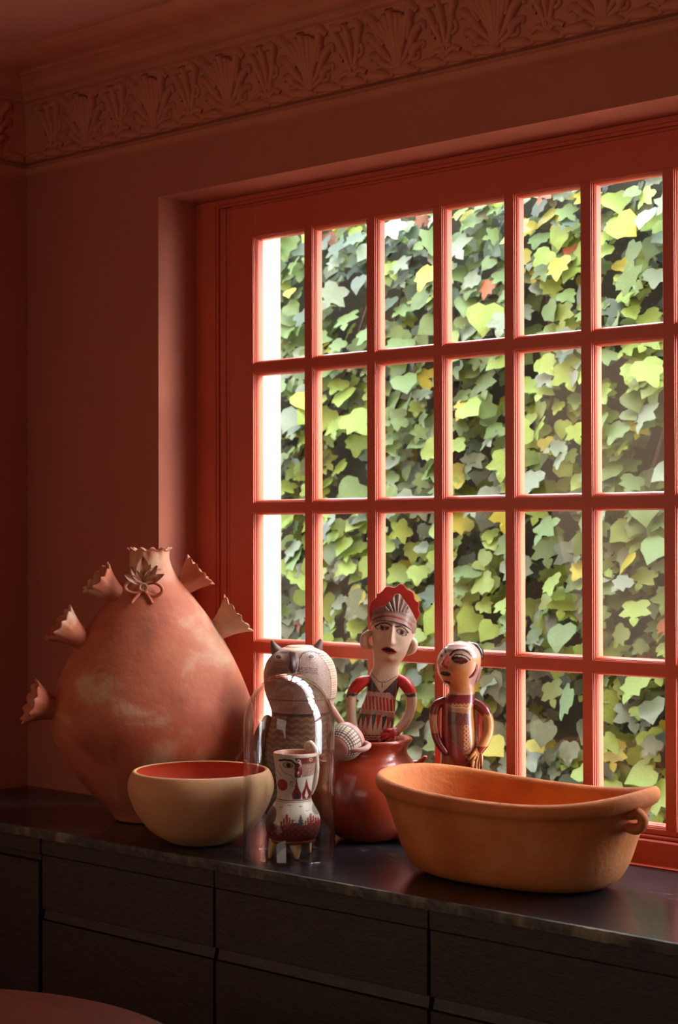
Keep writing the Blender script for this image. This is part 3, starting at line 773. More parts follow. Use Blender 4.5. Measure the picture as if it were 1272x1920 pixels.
fig_tube('arm', [(747, 1274, -2), (763, 1286, -6), (773, 1305, -10), (771, 1335, -16), (759, 1357, -24), (744, 1371, -30)], [9, 12, 10.5, 9.5, 9.5, 7.5], FB, tilt, OFF, sleeve, parent=fig)
hand = fig_tube('hand', [(746, 1370, -31), (737, 1374, -36), (729, 1378, -37)], [8, 10, 7.5], FB, tilt, OFF, rgb=(190, 44, 42), parent=fig, flat=.7)
def nail(x):
    def f(P, V, C): put(C, P[:, 0] < x+2.5, (226, 170, 156))
    return f
for p0, p1, p2, r in [((735, 1368), (727, 1367), (717, 1370), 2.9), ((732, 1373), (722, 1375), (712, 1381), 2.9), ((730, 1378), (721, 1382), (713, 1388), 2.8), ((735, 1382), (729, 1387), (723, 1392), 2.7), ((742, 1380), (742, 1386), (740, 1392), 2.6)]:
    fig_tube('finger', [(*p0, -38), (*p1, -41), (*p2, -38)], [r*1.25, r*1.1, r*.9], FB, tilt, OFF, nail(p2[0]), rgb=(190, 44, 42), parent=hand, nseg=10)
bm.free()

# ---- turbaned figure by the window, looking left
B = 968.
MX, MY = 1.2545, .064
man = thing('bearded_figurine', 'glossy brown painted clay figurine with dark hair bun looking left, behind the orange basin', 'figurine', (MX, MY, CT+.0006), YAW)
MB = (872., 1581.)
sec = [(0, 36, 27, 0, 0), (5, 41, 30, 0, 0), (60, 42, 31, 0, 0), (140, 39, 30, 1, 0), (180, 35, 28, -2, 0), (220, 32, 26, -5, 0), (250, 31, 24, -5, 0), (266, 31, 22, -3, 0), (276, 27, 20, 1, 0), (283, 24.5, 19, 3, 0),
       (290, 24.5, 20, 3, 0), (298, 27, 23, 0, 0), (310, 34, 29, -3, 0), (326, 40, 34, -3, 0), (342, 41.5, 36, -2, 0), (356, 38, 33, 0, 0), (368, 29, 26, 1, 0), (376, 16, 14, 1, 0), (379, 2, 2, 1, 0)]
V, F = loft(sec, 240, 300, 2.05)
P = to_img(V, MB, 0); front = V[:, 1] < 2
k5 = lambda *p: c3(p, 8.48, (800, 1190)); k6 = lambda *p: c3(p, 8.48, (800, 1290))
g = np.zeros(len(V)); G = np.zeros(len(V))
A_ = V[:, :2]-np.array([-2, 0]); rad = np.linalg.norm(A_, axis=1)+1e-6
def rb(cx, cy, sx, sy, A, rot=0):
    x, y = cx/8.48+800, cy/8.48+1190
    return bump2(P, x, y, sx, sy, A, rot)*(V[:, 1] < 4)
g += rb(400, 330, 3, 5, 3)+rb(375, 390, 4, 5, 6)+rb(355, 455, 5, 5, 8)+rb(610, 230, 17, 4, 2.2)+rb(590, 370, 14, 6, 2.0)+rb(375, 610, 10, 4, 3.0)+rb(390, 755, 8, 5, 3.5)
V[:, :2] += A_/rad[:, None]*g[:, None]
TAN = (196, 138, 100)
C = np.tile(s2l(TAN), (len(V), 1))
put(C, P[:, 1] < 1232, (178, 142, 128)); 
put(C, in_poly(P, k5((740, 640), (860, 560), (960, 440), (980, 800), (850, 830), (760, 820))), (172, 130, 124))
put(C, in_poly(P, k5((440, 480), (560, 520), (720, 560), (700, 800), (560, 900), (440, 840))) & front, (196, 128, 74))
put(C, in_poly(P, k5((310, 400), (400, 290), (430, 300), (425, 420), (400, 530), (330, 500))) & front, (150, 58, 54))
e = ell(P, 800+590/8.48, 1190+375/8.48, 15.5, 8.5, .12); put(C, (e < 1) & front, (52, 24, 20)); 
put(C, near(P, k5((470, 340), (520, 318), (600, 320), (680, 350), (720, 385)), 1.0) & front, (190, 170, 146))
put(C, near(P, k5((470, 350), (520, 300), (600, 295), (690, 335), (750, 390)), 1.25) & front, (20, 14, 14))
put(C, near(P, k5((560, 390), (640, 375)), 1.4) & front, (130, 40, 40))
put(C, near(P, k5((440, 310), (500, 245), (580, 222), (660, 232), (730, 280), (770, 325)), 1.4) & front, (38, 22, 26))
put(C, near(P, k5((340, 210), (360, 230), (375, 275)), 1.3) & front, (38, 28, 24)); put(C, (ell(P, 800+305/8.48, 1190+325/8.48, 2.5, 4) < 1) & front, (48, 30, 26))
put(C, (ell(P, 800+375/8.48, 1190+608/8.48, 9.5, 4.4, .08) < 1) & front, (30, 14, 10))
put(C, (ell(P, 800+390/8.48, 1190+755/8.48, 7.5, 4.2, .15) < 1) & front, (82, 28, 20))
# robe
Y = P[:, 1]
robe = Y > 1302+.06*(P[:, 0]-870)*0+3*((P[:, 0]-872)/40)**2*-1
put(C, robe, (150, 92, 60))
put(C, robe & (Y < 1318+1.5*np.sin(P[:, 0]*.9)), (118, 36, 40))
put(C, robe & (np.abs(Y-(1320+1.5*np.sin(P[:, 0]*.9))) < .8), (204, 150, 96))
put(C, robe & (Y > 1322) & (Y < 1333), (150, 96, 52)); put(C, near(P, k6((420, 270), (520, 300), (620, 290), (720, 320), (760, 230)), .7) & front, (206, 160, 110))
put(C, in_poly(P, k6((405, 355), (755, 400), (750, 575), (405, 560))), (84, 38, 34))
put(C, in_poly(P, k6((405, 560), (745, 575), (700, 640), (740, 960), (600, 980), (405, 700))), (112, 58, 40))
scr = np.sin(P[:, 0]*1.9+3*np.sin(P[:, 1]*.5))*np.sin(P[:, 1]*1.3+2*np.sin(P[:, 0]*.7))
put(C, in_poly(P, k6((405, 370), (755, 400), (740, 960), (405, 900))) & (scr > .55), (146, 88, 62))
for k in range(6):
    x, y = 800+690/8.48, 1290+(600+k*66)/8.48
    e = ell(P, x, y, 4.2, 3.6); put(C, (e < 1) & (e > .4) & front, (206, 140, 90))
put(C, in_poly(P, k6((755, 330), (850, 330), (820, 900), (760, 940))), (178, 116, 62))
put(C, near(P, k6((750, 940), (640, 1000), (560, 950)), 1.4) & front, (120, 50, 44))
sash = in_poly(P, k6((285, 190), (345, 150), (400, 200), (400, 560), (470, 830), (700, 1110), (860, 1330), (560, 1300), (430, 1060), (310, 960), (280, 600)))
put(C, (Y > 1290+1060/8.48), (188, 118, 56))
put(C, (np.abs(Y-(1290+1040/8.48)) < 1.6) & front, (92, 56, 40)); put(C, sash, (158, 40, 30)); put(C, near(P, k6((400, 200), (400, 560), (470, 830), (700, 1110), (860, 1330)), .5) & front, (100, 20, 20))
put(C, Y > 1450, (150, 60, 44))
obj('body', V/B, F, GLOSSP, man, paint=C)
def mt(name, pts, rad, rgb=TAN, paintf=None, parent=man, flat=1, nseg=20): return fig_tube(name, pts, rad, MB, 0, (0, 0, 0), paintf, rgb, parent, GLOSSP, flat, None, nseg, 1/968.)
mt('hair_bun', [(888, 1209, 0), (904, 1216, 2), (909, 1230, 2), (907, 1240, 2)], [6, 8, 8.5, 5], (66, 54, 52))
mt('hair', [(898, 1238, 4), (906, 1256, 4), (902, 1276, 2)], [6, 6.5, 5], (176, 134, 126))
mt('ear', [(888, 1238, -26), (896, 1240, -22), (899, 1252, -20), (893, 1264, -22), (888, 1268, -24)], [3, 4.2, 4.4, 4, 2.5], (120, 36, 34))
def slm(P, V, C):
    put(C, P[:, 1] < 1339+2*np.sin(P[:, 0]), (122, 44, 42)); put(C, (P[:, 1] > 1397-(P[:, 0] < 860)*24), (132, 36, 28))
mt('arm', [(842, 1314, -2), (828, 1322, -3), (822, 1345, -5), (824, 1370, -8), (832, 1394, -14), (842, 1408, -20)], [8, 9, 8.5, 8, 7.5, 6], (194, 134, 84), slm)
mt('arm', [(896, 1316, -2), (912, 1326, -4), (924, 1347, -6), (924, 1372, -10), (915, 1392, -16), (904, 1408, -22)], [8, 11, 9.5, 9.5, 9.5, 7.5], (206, 140, 80), slm)
hm = mt('hand', [(907, 1404, -22), (900, 1411, -26), (895, 1418, -28)], [7.5, 8, 6], (196, 124, 60), flat=.6)
def tip(y):
    def f(P, V, C): put(C, P[:, 1] > y-4, (120, 40, 32))
    return f
for p0, p1, p2 in [((897, 1408), (890, 1414), (882, 1424)), ((899, 1412), (893, 1421), (888, 1432)), ((902, 1415), (899, 1426), (897, 1439)), ((906, 1415), (904, 1428), (903, 1441)), ((909, 1412), (909, 1424), (908, 1436))]:
    mt('finger', [(*p0, -29), (*p1, -33), (*p2, -32)], [3.2, 2.9, 2.3], (200, 128, 64), tip(p2[1]), hm, nseg=10)
# short cape hanging behind the arm, white with a red scalloped edge
n1, n2 = 14, 60; V = []
for j in range(n2):
    for i in range(n1):
        t = j/(n2-1); s = i/(n1-1)
        V.append((20+24*s, 14+4*s-6*math.sin(s*3), (1581-1322)-(1404-1322)*t))
V = np.array(V); P = to_img(V, MB, 0); C = np.tile(s2l((220, 206, 186)), (len(V), 1))
put(C, P[:, 0] > 905+1.6*np.sin(P[:, 1]*1.25), (204, 76, 60))
n0 = len(V); V2 = V.copy(); V2[:, 1] += 4; Fr = grid_faces(n2, n1, closed=False)
o = obj('cape', np.vstack([V, V2])/B, Fr+[tuple(i+n0 for i in f)[::-1] for f in Fr]+[(j*n1+n1-1, (j+1)*n1+n1-1, (j+1)*n1+n1-1+n0, j*n1+n1-1+n0) for j in range(n2-1)], GLOSSP, man, paint=np.vstack([C, C]))

# ---- owl
B = 915.
OX, OY = .888, .006
owl = thing('owl_jar', 'brown speckled clay owl with two pointed ears, standing behind the glass cloche', 'figurine', (OX, OY, CT+.0006), YAW)
OB = (568., 1551.)
sec = [(0, 44, 44, -6, 0), (5, 50, 50, -6, 0), (40, 64, 58, -6, 0), (100, 70, 62, -6, 0), (150, 66, 60, -5, 0), (190, 58, 55, -3, 0), (214, 55, 52, 0, 0), (228, 60, 56, 1, 0), (250, 67, 60, 0, 0), (272, 69, 61, -1, 0), (295, 67, 59, -2, 0), (315, 58, 52, -2, 0), (328, 44, 42, -2, 0), (336, 28, 28, -2, 0), (339.5, 12, 12, -2, 0), (340, 2, 2, -2, 0)]
V, F = loft(sec, 260, 300, 2.0)
P = to_img(V, OB, 0); front = V[:, 1] < 0; Y = P[:, 1]; X = P[:, 0]
o3 = lambda *p: c3(p, 5.3, (460, 1180))
g = bump2(P, 460+490/5.3, 1180+340/5.3, 6, 13, 7)+bump2(P, 460+520/5.3, 1180+210/5.3, 20, 5, 3)+bump2(P, 460+360/5.3, 1180+275/5.3, 9, 7, 3)+bump2(P, 460+680/5.3, 1180+270/5.3, 9, 7, 3)
V[front, 1] -= g[front]
C = np.tile(s2l((182, 152, 138)), (len(V), 1))
C *= (1-.28*(rng.random(len(V)) < .4))[:, None]
put(C, in_poly(P, o3((100, 100), (1000, 100), (1000, 250), (800, 240), (640, 195), (560, 240), (470, 200), (330, 200), (200, 330), (100, 400))) & (Y < 1224) & front, (196, 166, 138))
face2 = in_poly(P, o3((230, 330), (300, 250), (400, 220), (470, 250), (480, 400), (380, 420), (200, 500))); put(C, face2 & front, (150, 118, 104))
C[face2 & front] *= (1-.25*(rng.random((face2 & front).sum()) < .4))[:, None]
put(C, in_poly(P, o3((455, 215), (520, 225), (530, 300), (545, 350), (545, 410), (490, 425), (455, 370), (470, 300))) & front, (78, 48, 46))
put(C, near(P, o3((560, 400), (555, 300), (590, 235), (660, 215), (760, 240), (850, 320)), 1.4) & front, (92, 72, 74))
put(C, near(P, o3((530, 420), (555, 330), (545, 240)), .9) & front, (206, 180, 160))
put(C, near(P, o3((270, 280), (340, 235), (430, 225), (470, 240)), 1.2) & front, (100, 74, 66))
for cx, cy in ((355, 270), (680, 265)):
    for a, b, c in ((10.5, 7.5, (206, 182, 164)), (9.6, 6.7, (110, 84, 76)), (8.2, 5.6, (190, 162, 146)), (5.2, 3.6, (82, 58, 54))):
        put(C, (ell(P, 460+cx/5.3, 1180+cy/5.3, a, b, .2) < 1) & front, c)
for k in range(4):
    put(C, near(P, o3((550, 375+k*16), (640, 368+k*15), (740, 385+k*16)), .7) & front, (104, 78, 72))
    put(C, near(P, o3((250, 400+k*14), (350, 380+k*14), (450, 385+k*14)), .6) & front, (96, 68, 58))
# notched collar down the side of the head
xr = cr1([1200, 1222, 1250, 1275, 1310, 1340], [585, 607, 628, 634, 632, 622], np.clip(Y, 1200, 1340))
put(C, (X > xr-9) & (Y > 1222) & (Y < 1322) & (np.mod(Y, 4.2) < 2.4), (214, 190, 164)); put(C, (X > xr-10.3) & (X < xr-9) & (Y > 1222) & (Y < 1322), (110, 82, 74))
put(C, (Y < 1220) & (X > 520) & (X < 585) & (np.mod(X, 3.2) < 1.4), (222, 196, 164))
put(C, (Y > 1309) & (Y < 1312), (120, 90, 84))
body = Y > 1336; put(C, body, (104, 70, 50)); put(C, body & (np.mod(Y+2*np.sin(X*.35), 11) < 4.5), (140, 100, 72)); put(C, (Y > 1336) & (Y < 1341), (70, 46, 38))
put(C, body & (ell(P, 562, 1440, 30, 52) < 1) & front, (132, 98, 74)); put(C, body & (ell(P, 562, 1440, 30, 52) < 1) & front & (np.mod(Y+np.abs(np.mod(X, 12)-6), 9) < 3.5), (84, 56, 44))
obj('body', V/B, F, PAINT_MATTE, owl, paint=C)
def ot(name, pts, rad, rgb, parent=owl, flat=1, paintf=None): return fig_tube(name, pts, rad, OB, 0, (0, 0, 0), paintf, rgb, parent, PAINT_MATTE, flat, None, 16, 1/915.)
ot('ear', [(527, 1230, 0), (519, 1217, -1), (514, 1205, -2)], [14, 9, 3.4], (104, 80, 76))
ot('ear', [(594, 1228, 0), (601, 1214, -1), (605, 1203, -2)], [14, 9, 3.6], (110, 82, 78))
ot('wing', [(619, 1322, -10), (630, 1336, -18), (642, 1352, -30), (652, 1366, -40)], [8, 7, 6.5, 6], (206, 160, 140), flat=.6)
ot('wing', [(505, 1350, -10), (492, 1380, -16), (490, 1430, -20), (500, 1470, -22)], [9, 12, 12, 7], (120, 86, 66), flat=.7)

# ---- small checked cup, tipped against the owl's wing and the rim of the red pot
B = 954.
cupb = thing('checked_cup', 'small check-patterned cup with looped handle, tipped between the owl and red pot', 'cup', (RPX, RPY, CT+.0006), YAW)
prof = [(.5, 0), (18, 0), (21, 2), (26, 9), (32, 20), (34, 31), (33.5, 41), (33, 46), (30, 47), (29.5, 40), (30, 30), (27, 18), (20, 8), (.5, 6)]
V, F = lathe(prof, 96, 130, cap0=False)
r = np.hypot(V[:, 0], V[:, 1]); an = np.arctan2(V[:, 1], V[:, 0]); z = V[:, 2]
C = np.tile(s2l((196, 130, 118)), (len(V), 1))
outer = (np.arange(len(V))//96 < 78)
ck = outer & (z > 6) & (z < 33); put(C, ck, (212, 188, 160))
line = (np.mod(an, 2*np.pi/34) < .06) | (np.mod(z, 4.4) < 1.3); put(C, ck & line, (64, 46, 44))
put(C, outer & (z > 33) & (z < 36), (96, 54, 54)); put(C, outer & (z > 4) & (z < 6), (110, 60, 56))
ax = Vector((.52, .78, .34)).normalized(); q = ax.to_track_quat('Z', 'Y').to_matrix(); M = np.array(q)
cen = np.array((633-695, -110, 1575-1394.))
obj('body', (V@M.T+cen)/B, F, PAINT_MATTE, cupb, paint=C)
ux = (np.array([.0, 0, 1])-np.array(ax)*ax.z); ux = np.array([.80, -.35, -.1]); ux -= np.array(ax)*(ux@np.array(ax)); ux /= np.linalg.norm(ux)
hp = [cen+np.array(ax)*a+ux*b for a, b in [(12, 27), (16, 38), (28, 46), (40, 44), (44, 33)]]
V, F = tube(hp, [5, 5.5, 6, 5.5, 5], 14, 50, flat=.8)
obj('handle', V/B, F, PAINT_MATTE, cupb, paint=np.tile(s2l((204, 150, 140)), (len(V), 1)))

# ---- three-footed face mug under the cloche
B = 1003.
GX, GY = 1.0945, -.2475
mug = thing('face_mug', 'white footed mug painted with a face and red cacti, standing inside the glass cloche', 'mug', (GX, GY, CT+.0006), YAW)
MU = (545., 1606.)
sec = [(24, 20, 20, 4, 0), (27, 36, 36, 4, 0), (36, 44, 44, 4.5, 0), (50, 50, 50, 5, 0), (64, 51.5, 51.5, 5.5, 0), (80, 48, 48, 6, 0), (94, 40, 40, 6.5, 0), (104, 34, 34, 7, 0), (110, 32.3, 32.3, 7.5, 0), (116, 32, 32, 8, 0), (135, 34, 34, 9, 0), (160, 37, 37, 10, 0), (182, 40, 40, 10, 0), (192, 41.5, 41.5, 10, 0)]
s_ = np.array(sec, float); tt = np.linspace(24, 192, 230); nu = 260
outw = cr1(s_[:, 0], s_[:, 1], tt); ox = cr1(s_[:, 0], s_[:, 3], tt)
rimr = [(41.2, 193.5), (39.5, 194.5), (38, 193), (36.5, 185), (34, 160), (31, 135), (29, 116), (34, 100), (40, 80), (42, 60), (36, 40), (20, 32), (.5, 31)]
rr = np.r_[outw, [a for a, _ in rimr]]; zz = np.r_[tt, [b for _, b in rimr]]; oo = np.r_[ox, [10]*6, 8, 7, 6, 5.5, 5, 4, 4]
a = np.linspace(0, 2*np.pi, nu, endpoint=False)
V = np.stack([np.outer(rr, np.cos(a))+oo[:, None], np.outer(rr, np.sin(a)), np.outer(zz, np.ones(nu))], 2).reshape(-1, 3)
F = grid_faces(len(rr), nu); F.append(tuple(range(nu))[::-1])
outer = np.arange(len(V)) < len(tt)*nu
P = to_img(V, MU, 0); front = (V[:, 1] < 2) & outer; X, Y = P[:, 0], P[:, 1]
mm = lambda *p: c3(p, 4.711, (430, 1360))
g = sum(bump2(P, 430+x/4.711, 1360+y/4.711, 4, 5, A) for x, y, A in ((628, 330, 4), (625, 370, 6), (615, 410, 8), (608, 430, 5)))*front
V[:, 1] -= g
C = np.tile(s2l((226, 210, 190)), (len(V), 1)); put(C, ~outer, (178, 112, 90))
def pp(m, c): put(C, m & outer, c)
pp(in_poly(P, mm((660, 283), (800, 283), (800, 430), (650, 445), (645, 320))), (150, 110, 96))
pp(in_poly(P, mm((590, 275), (800, 275), (800, 330), (655, 330), (600, 300))), (112, 40, 36))
sc = np.sin(X*2.2+2*np.sin(Y*1.1))*np.sin(Y*2.0+2*np.sin(X)); pp(in_poly(P, mm((660, 335), (800, 335), (800, 430), (655, 440))) & (sc > .2), (196, 158, 138))
for x, y in ((625, 300), (730, 297)): 
    e = ell(P, 430+x/4.711, 1360+y/4.711, 3, 3); pp((e < 1) & front, (220, 200, 170)); pp((e < .35) & front, (60, 40, 36))
pp(in_poly(P, mm((590, 320), (640, 320), (655, 400), (640, 445), (590, 445), (585, 420))) & front, (120, 38, 34))
pp(near(P, mm((455, 300), (500, 290), (560, 295), (600, 330)), 1.9) & front, (48, 28, 28))
e = ell(P, 430+530/4.711, 1360+338/4.711, 10, 5.6, .1); pp((e < 1) & front, (96, 66, 46)); pp((e < .72) & front, (196, 172, 142)); pp((ell(P, 430+535/4.711, 1360+338/4.711, 4.2, 4.4) < 1) & front, (40, 24, 22))
pp(near(P, mm((450, 340), (490, 400), (560, 430), (600, 480)), .5) & front, (96, 70, 60)); pp(near(P, mm((470, 440), (440, 400), (400, 390)), .5) & front, (96, 70, 60)); pp(near(P, mm((400, 290), (410, 420), (440, 470)), .6) & front, (140, 100, 84))
pp((ell(P, 430+480/4.711, 1360+515/4.711, 10, 11) < 1) & front, (168, 44, 36)); pp((ell(P, 430+572/4.711, 1360+500/4.711, 7, 6) < 1) & front & (sc > 0), (150, 116, 96))
for bx in (605, 690, 770):
    d = in_poly(P, mm((bx, 455), (bx+18, 540), (bx+42, 590), (bx+35, 640), (bx-35, 640), (bx-42, 590), (bx-18, 540)))
    pp(d, (128, 34, 38)); 
    if bx > 650: pp(in_poly(P, mm((bx, 545), (bx+16, 610), (bx, 640), (bx-16, 610))), (226, 208, 190))
    else: pp(ell(P, 430+bx/4.711, 1360+608/4.711, 5, 6) < 1, (52, 42, 60))
pp((np.abs(Y-(1360+648/4.711)) < .8) | (np.abs(Y-(1360+662/4.711)) < .6), (60, 44, 38))
# landscape round the belly
low = Y > 1360+840/4.711+3.0*np.sin(X*.12+1)
pp(low & (Y < 1578), (128, 54, 46)); pp(low & (Y < 1578) & (sc > .45), (72, 44, 44)); pp(low & (Y < 1560) & (np.sin(X*.5)*np.sin(Y*.6) > .55), (176, 84, 66))
def cactus(cx, cy, s, c):
    pp(near(P, [(cx, cy), (cx, cy-22*s)], 2.3*s) & front, c)
    for dx, y0, h_ in ((-5, 6, 10), (5, 9, 9), (-9.5, 3, 8), (9.5, 5, 9)):
        pp(near(P, [(cx+dx*s*.2, cy-y0*s), (cx+dx*s, cy-y0*s), (cx+dx*s, cy-(y0+h_)*s)], 1.5*s) & front, c)
cactus(540.5, 1546, 1.05, (156, 40, 34)); cactus(584, 1544, .95, (160, 46, 42)); cactus(597, 1543, .5, (160, 46, 42))
pp((ell(P, 511, 1527, 9, 17, .3) < 1) & front, (104, 78, 72)); pp((ell(P, 513, 1545, 5, 7) < 1) & front, (40, 34, 44))
for k in range(4): pp(in_poly(P, [(566-3-k*2, 1528+k*5), (566+3+k*2, 1528+k*5), (566, 1521+k*5)]) & front, (86, 84, 80))
for x, y in ((545, 1506), (578, 1516), (553, 1531), (530, 1510), (565, 1508)):
    pp(near(P, [(x-3, y-1), (x, y+.5), (x+3, y-1)], .55) & front, (60, 60, 56))
pp((ell(P, 430+775/4.711, 1360+735/4.711, 7, 11, -.5) < 1), (140, 132, 120))
pp((np.abs(Y-1578) < 1), (54, 36, 34)); pp(Y > 1579, (220, 190, 130))
obj('body', V/B, F, PAINT, mug, paint=C)
def gt(name, pts, rad, rgb, nseg=18): return fig_tube(name, pts, rad, MU, 0, (0, 0, 0), None, rgb, mug, PAINT, 1, None, nseg, 1/1003.)
gt('foot', [(517, 1574, -12), (511, 1588, -20), (508, 1602.5, -25)], [11, 6.5, 3.2], (216, 180, 116))
gt('foot', [(556, 1578, -24), (558, 1592, -31), (559, 1602, -34)], [13, 8, 3.8], (224, 192, 140))
gt('foot', [(574, 1576, 20), (579, 1590, 26), (581, 1602.8, 28)], [11, 6, 3], (216, 180, 120))
gt('handle', [(580, 1411, 2), (576, 1401, -2), (583, 1395, -3), (590, 1404, -3), (594, 1425, -3), (594, 1452, -3), (590, 1474, -2), (584, 1488, 0)], [4, 5, 5, 6, 5.5, 5.5, 5, 5], (226, 208, 188))

# ---- glass cloche
B = 1011.
cl = thing('glass_cloche', 'tall clear glass cloche with a domed top over the footed mug', 'cloche', (GX-.001, GY-.001, CT+.0006), YAW)
pr = [(86, 0), (88, 1.5), (88, 5), (86.5, 8), (86.5, 60), (86.5, 170), (86.2, 246)]
pr += [(86.2*math.cos(t), 246+97*math.sin(t)) for t in np.linspace(.08, math.pi/2-.01, 26)]
pi = [(82.8*math.cos(t), 246+93.5*math.sin(t)) for t in np.linspace(.08, math.pi/2-.01, 26)][::-1]+[(82.8, 246), (83, 60), (83, 4), (84, .5), (86, 0)]
obj('dome', *lathe([(r/B, z/B) for r, z in pr+pi], 160, cap0=False), DOME, cl)

# ---- long basin
basin = thing('clay_basin', 'long oval orange clay basin with a dipping rim, right front of the worktop', 'basin', (1.528, -.143, CT+.0006), R(2))
lay = [(.150, .070, 0), (.180, .092, .002), (.208, .114, .015), (.227, .128, .038), (.242, .139, .070), (.257, .149, .100), (.266, .155, .117), (.272, .159, .125), (.282, .165, .130), (.2875, .168, .137), (.288, .1685, .145), (.284, .165, .151), (.276, .158, .152), (.268, .151, .147),
       (.261, .146, .136), (.246, .136, .105), (.230, .125, .070), (.210, .110, .036), (.17, .085, .016), (.10, .05, .012), (.001, .001, .011)]
L_ = curve(lay, 90); nu = 180; a = np.linspace(0, 2*np.pi, nu, endpoint=False); V = []
ex = 2.35
cx_ = np.sign(np.cos(a))*np.abs(np.cos(a))**(2/ex); sy_ = np.sign(np.sin(a))*np.abs(np.sin(a))**(2/ex)
for A, Bq, z in L_:
    w = np.clip(z/.15, 0, 1.1)**1.6; Bq = Bq*(1-.12*w); z = z*1.07
    dz = .011*np.cos(2*a)*w+.002*w+.003*np.sin(3*a+1)*w
    V.append(np.stack([A*.935*cx_, Bq*sy_, z+dz], 1))
V = np.vstack(V); V[:, 2] = np.maximum(V[:, 2], 0)
F = grid_faces(len(L_), nu); F.append(tuple(range(nu))[::-1])
obj('body', V, F, CLAY_BASIN, basin)
# pierced lug at the right end
lug = [(.246, -.024, .139), (.264, -.028, .142), (.273, -.030, .134), (.270, -.030, .123), (.258, -.027, .117), (.240, -.022, .118)]
V, F = tube(lug, [.0095, .0095, .009, .009, .0095, .009], 14, 50); obj('lug', V, F, CLAY_BASIN, basin)

# ------------------------------------------------------------------ patio and ivy wall outside
struct('ground_outside', [box(-6, 9, .25, 4, -.2, -.02)], EARTH)
IY = 1.28
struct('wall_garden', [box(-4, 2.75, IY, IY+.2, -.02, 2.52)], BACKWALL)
ivy = thing('ivy', 'dense green ivy covering the garden wall outside the window', 'ivy', (0, IY, 0))
def leaf_mesh(k, mat):
    r = random.Random(k)
    j = lambda v: v*(1+r.uniform(-.1, .1))
    half = [(.0, .03), (.18, -.10), (.42, -.06), (.50, .12), (.40, .28), (.56, .50), (.40, .60), (.22, .62), (.12, .80), (0, 1.0)]
    if k % 3 == 1: half = [(0, .04), (.2, -.1), (.46, .0), (.52, .25), (.42, .45), (.46, .62), (.25, .72), (.1, .88), (0, 1.0)]
    if k % 3 == 2: half = [(0, .04), (.25, -.12), (.5, .05), (.55, .3), (.42, .55), (.24, .78), (0, 1.0)]
    half = [(j(x), j(y)) for x, y in half]
    V = [(0, 0, .0), (0, .35, -.05), (0, .7, -.02), (0, 1, -.10)]
    F = []
    def zc(x, y): return .10*abs(x)-.22*x*x*1.2-.12*(y-.3)**2*1.2+r.uniform(-.015, .015)
    for s in (1, -1):
        idx = []
        for x, y in half[1:-1]:
            idx.append(len(V)); V.append((s*x, y, zc(x, y)))
        mids = [0 if V[i][1] < .1 else (1 if V[i][1] < .5 else 2) for i in idx]
        chain = idx+[3]; mch = mids+[2]
        F.append((0, idx[0], idx[1]) if s > 0 else (0, idx[1], idx[0]))
        for a, b, ma, mb in zip(chain[:-1], chain[1:], mch[:-1], mch[1:]):
            if a == idx[0]: 
                if mb != 0: F.append((0, b, mb) if s > 0 else (0, mb, b))
                continue
            f = (ma, a, b) if s > 0 else (ma, b, a); F.append(f)
            if ma != mb: F.append((ma, b, mb) if s > 0 else (ma, mb, b))
    V = np.array(V); V[:, 1] -= .05
    return V, F
SH = [leaf_mesh(k, None) for k in range(6)]
def leaf_rot():
    up = rng.uniform(.15, 1.1)
    n = Vector((rng.normal(.1, .35), -1, up)).normalized()
    t = Vector((rng.normal(0, .75), -.25, -1)); t = (t-n*t.dot(n)).normalized()
    return Matrix((n.cross(t)*-1, t, n)).transposed()    # columns x, y(tip), z(normal)
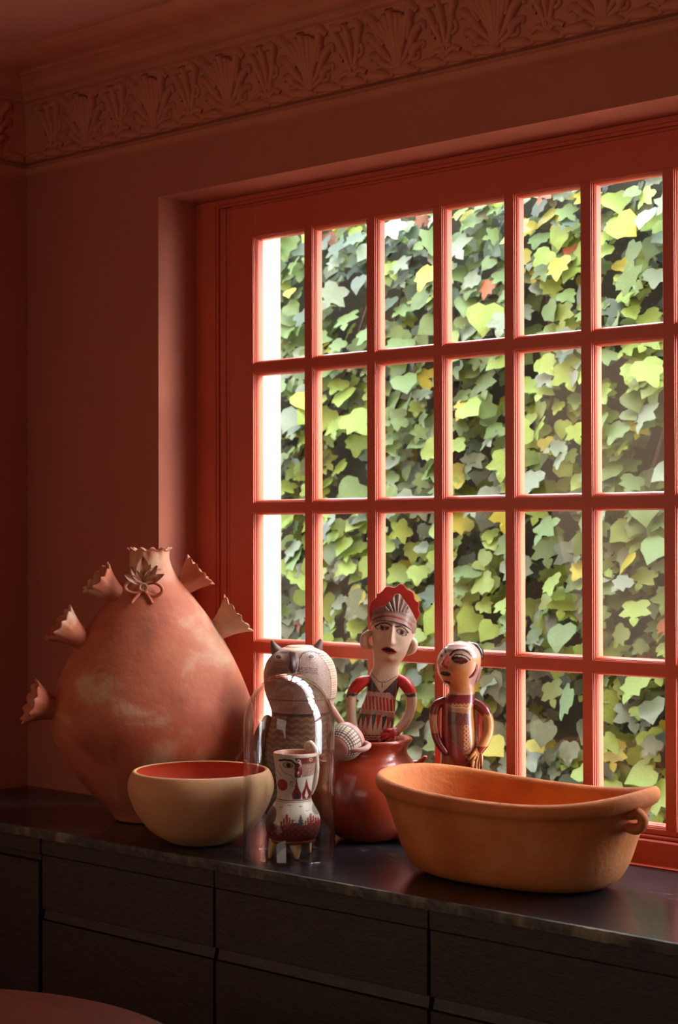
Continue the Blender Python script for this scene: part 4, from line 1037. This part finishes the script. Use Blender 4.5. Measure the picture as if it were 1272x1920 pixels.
# clumps choose the colour
cl_pts = rng.uniform((-1.6, .0), (3.4, 3.3), (130, 2)); cl_kind = rng.choice(4, 130, p=[.34, .28, .26, .12])
def kind_at(x, z):
    k = cl_kind[np.argmin((cl_pts[:, 0]-x)**2+(cl_pts[:, 1]-z)**2)]
    q = rng.random()
    if q < .45: return int(k)
    if q < .94: return int(rng.choice(4, p=[.24, .30, .32, .14]))
    return 4 if q < .992 else 5
single = {}
pts = []
tries = 0
while len(pts) < 296 and tries < 20000:
    tries += 1
    x, z = rng.uniform(-.55, 1.15), rng.uniform(.72, 2.45)
    if all((x-a)**2+(z-b)**2 > .062**2 for a, b in pts): pts.append((x, z))
for x, z in pts:
    k = kind_at(x, z); s = int(rng.integers(0, 6)); key = (s, k)
    if key not in single: single[key] = mesh_data('leaf', SH[s][0], SH[s][1], LEAFM[k])
    o = link('leaf', single[key], ivy)
    sz = rng.uniform(.054, .092)
    o.matrix_local = Matrix.Translation((x, -rng.uniform(.10, .19), z)) @ leaf_rot().to_4x4() @ Matrix.Scale(sz, 4)
Vs, Fs, Ms = [], [], []; n = 0
for i in range(9500):
    x, z = rng.uniform(-1.6, 2.72), rng.uniform(0, 2.56)
    d = rng.uniform(.035, .16)
    # hollows between the clumps
    hol = math.sin(x*9+2*math.sin(z*5))*math.sin(z*8+x*3)
    if hol > .6 and d > .07: continue
    s = int(rng.integers(0, 6)); sz = rng.uniform(.040, .074)
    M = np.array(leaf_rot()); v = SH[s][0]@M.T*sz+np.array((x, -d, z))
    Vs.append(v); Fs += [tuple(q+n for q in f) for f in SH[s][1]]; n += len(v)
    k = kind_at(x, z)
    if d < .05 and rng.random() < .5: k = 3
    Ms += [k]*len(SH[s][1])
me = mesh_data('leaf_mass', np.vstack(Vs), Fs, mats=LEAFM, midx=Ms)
lm = link('leaf_mass', me, ivy); lm['kind'] = 'stuff'
for k in range(16):
    x = rng.uniform(-.6, 1.2); z = rng.uniform(.1, .9); p = [(x, -.03, z)]
    for q in range(6):
        x += rng.normal(.03, .09); z += rng.uniform(.15, .35); p.append((x, -rng.uniform(.02, .1), z))
    V, F = tube(p, [.007-.0006*i for i in range(7)], 7, 36); obj('stem', V, F, BARK, ivy)
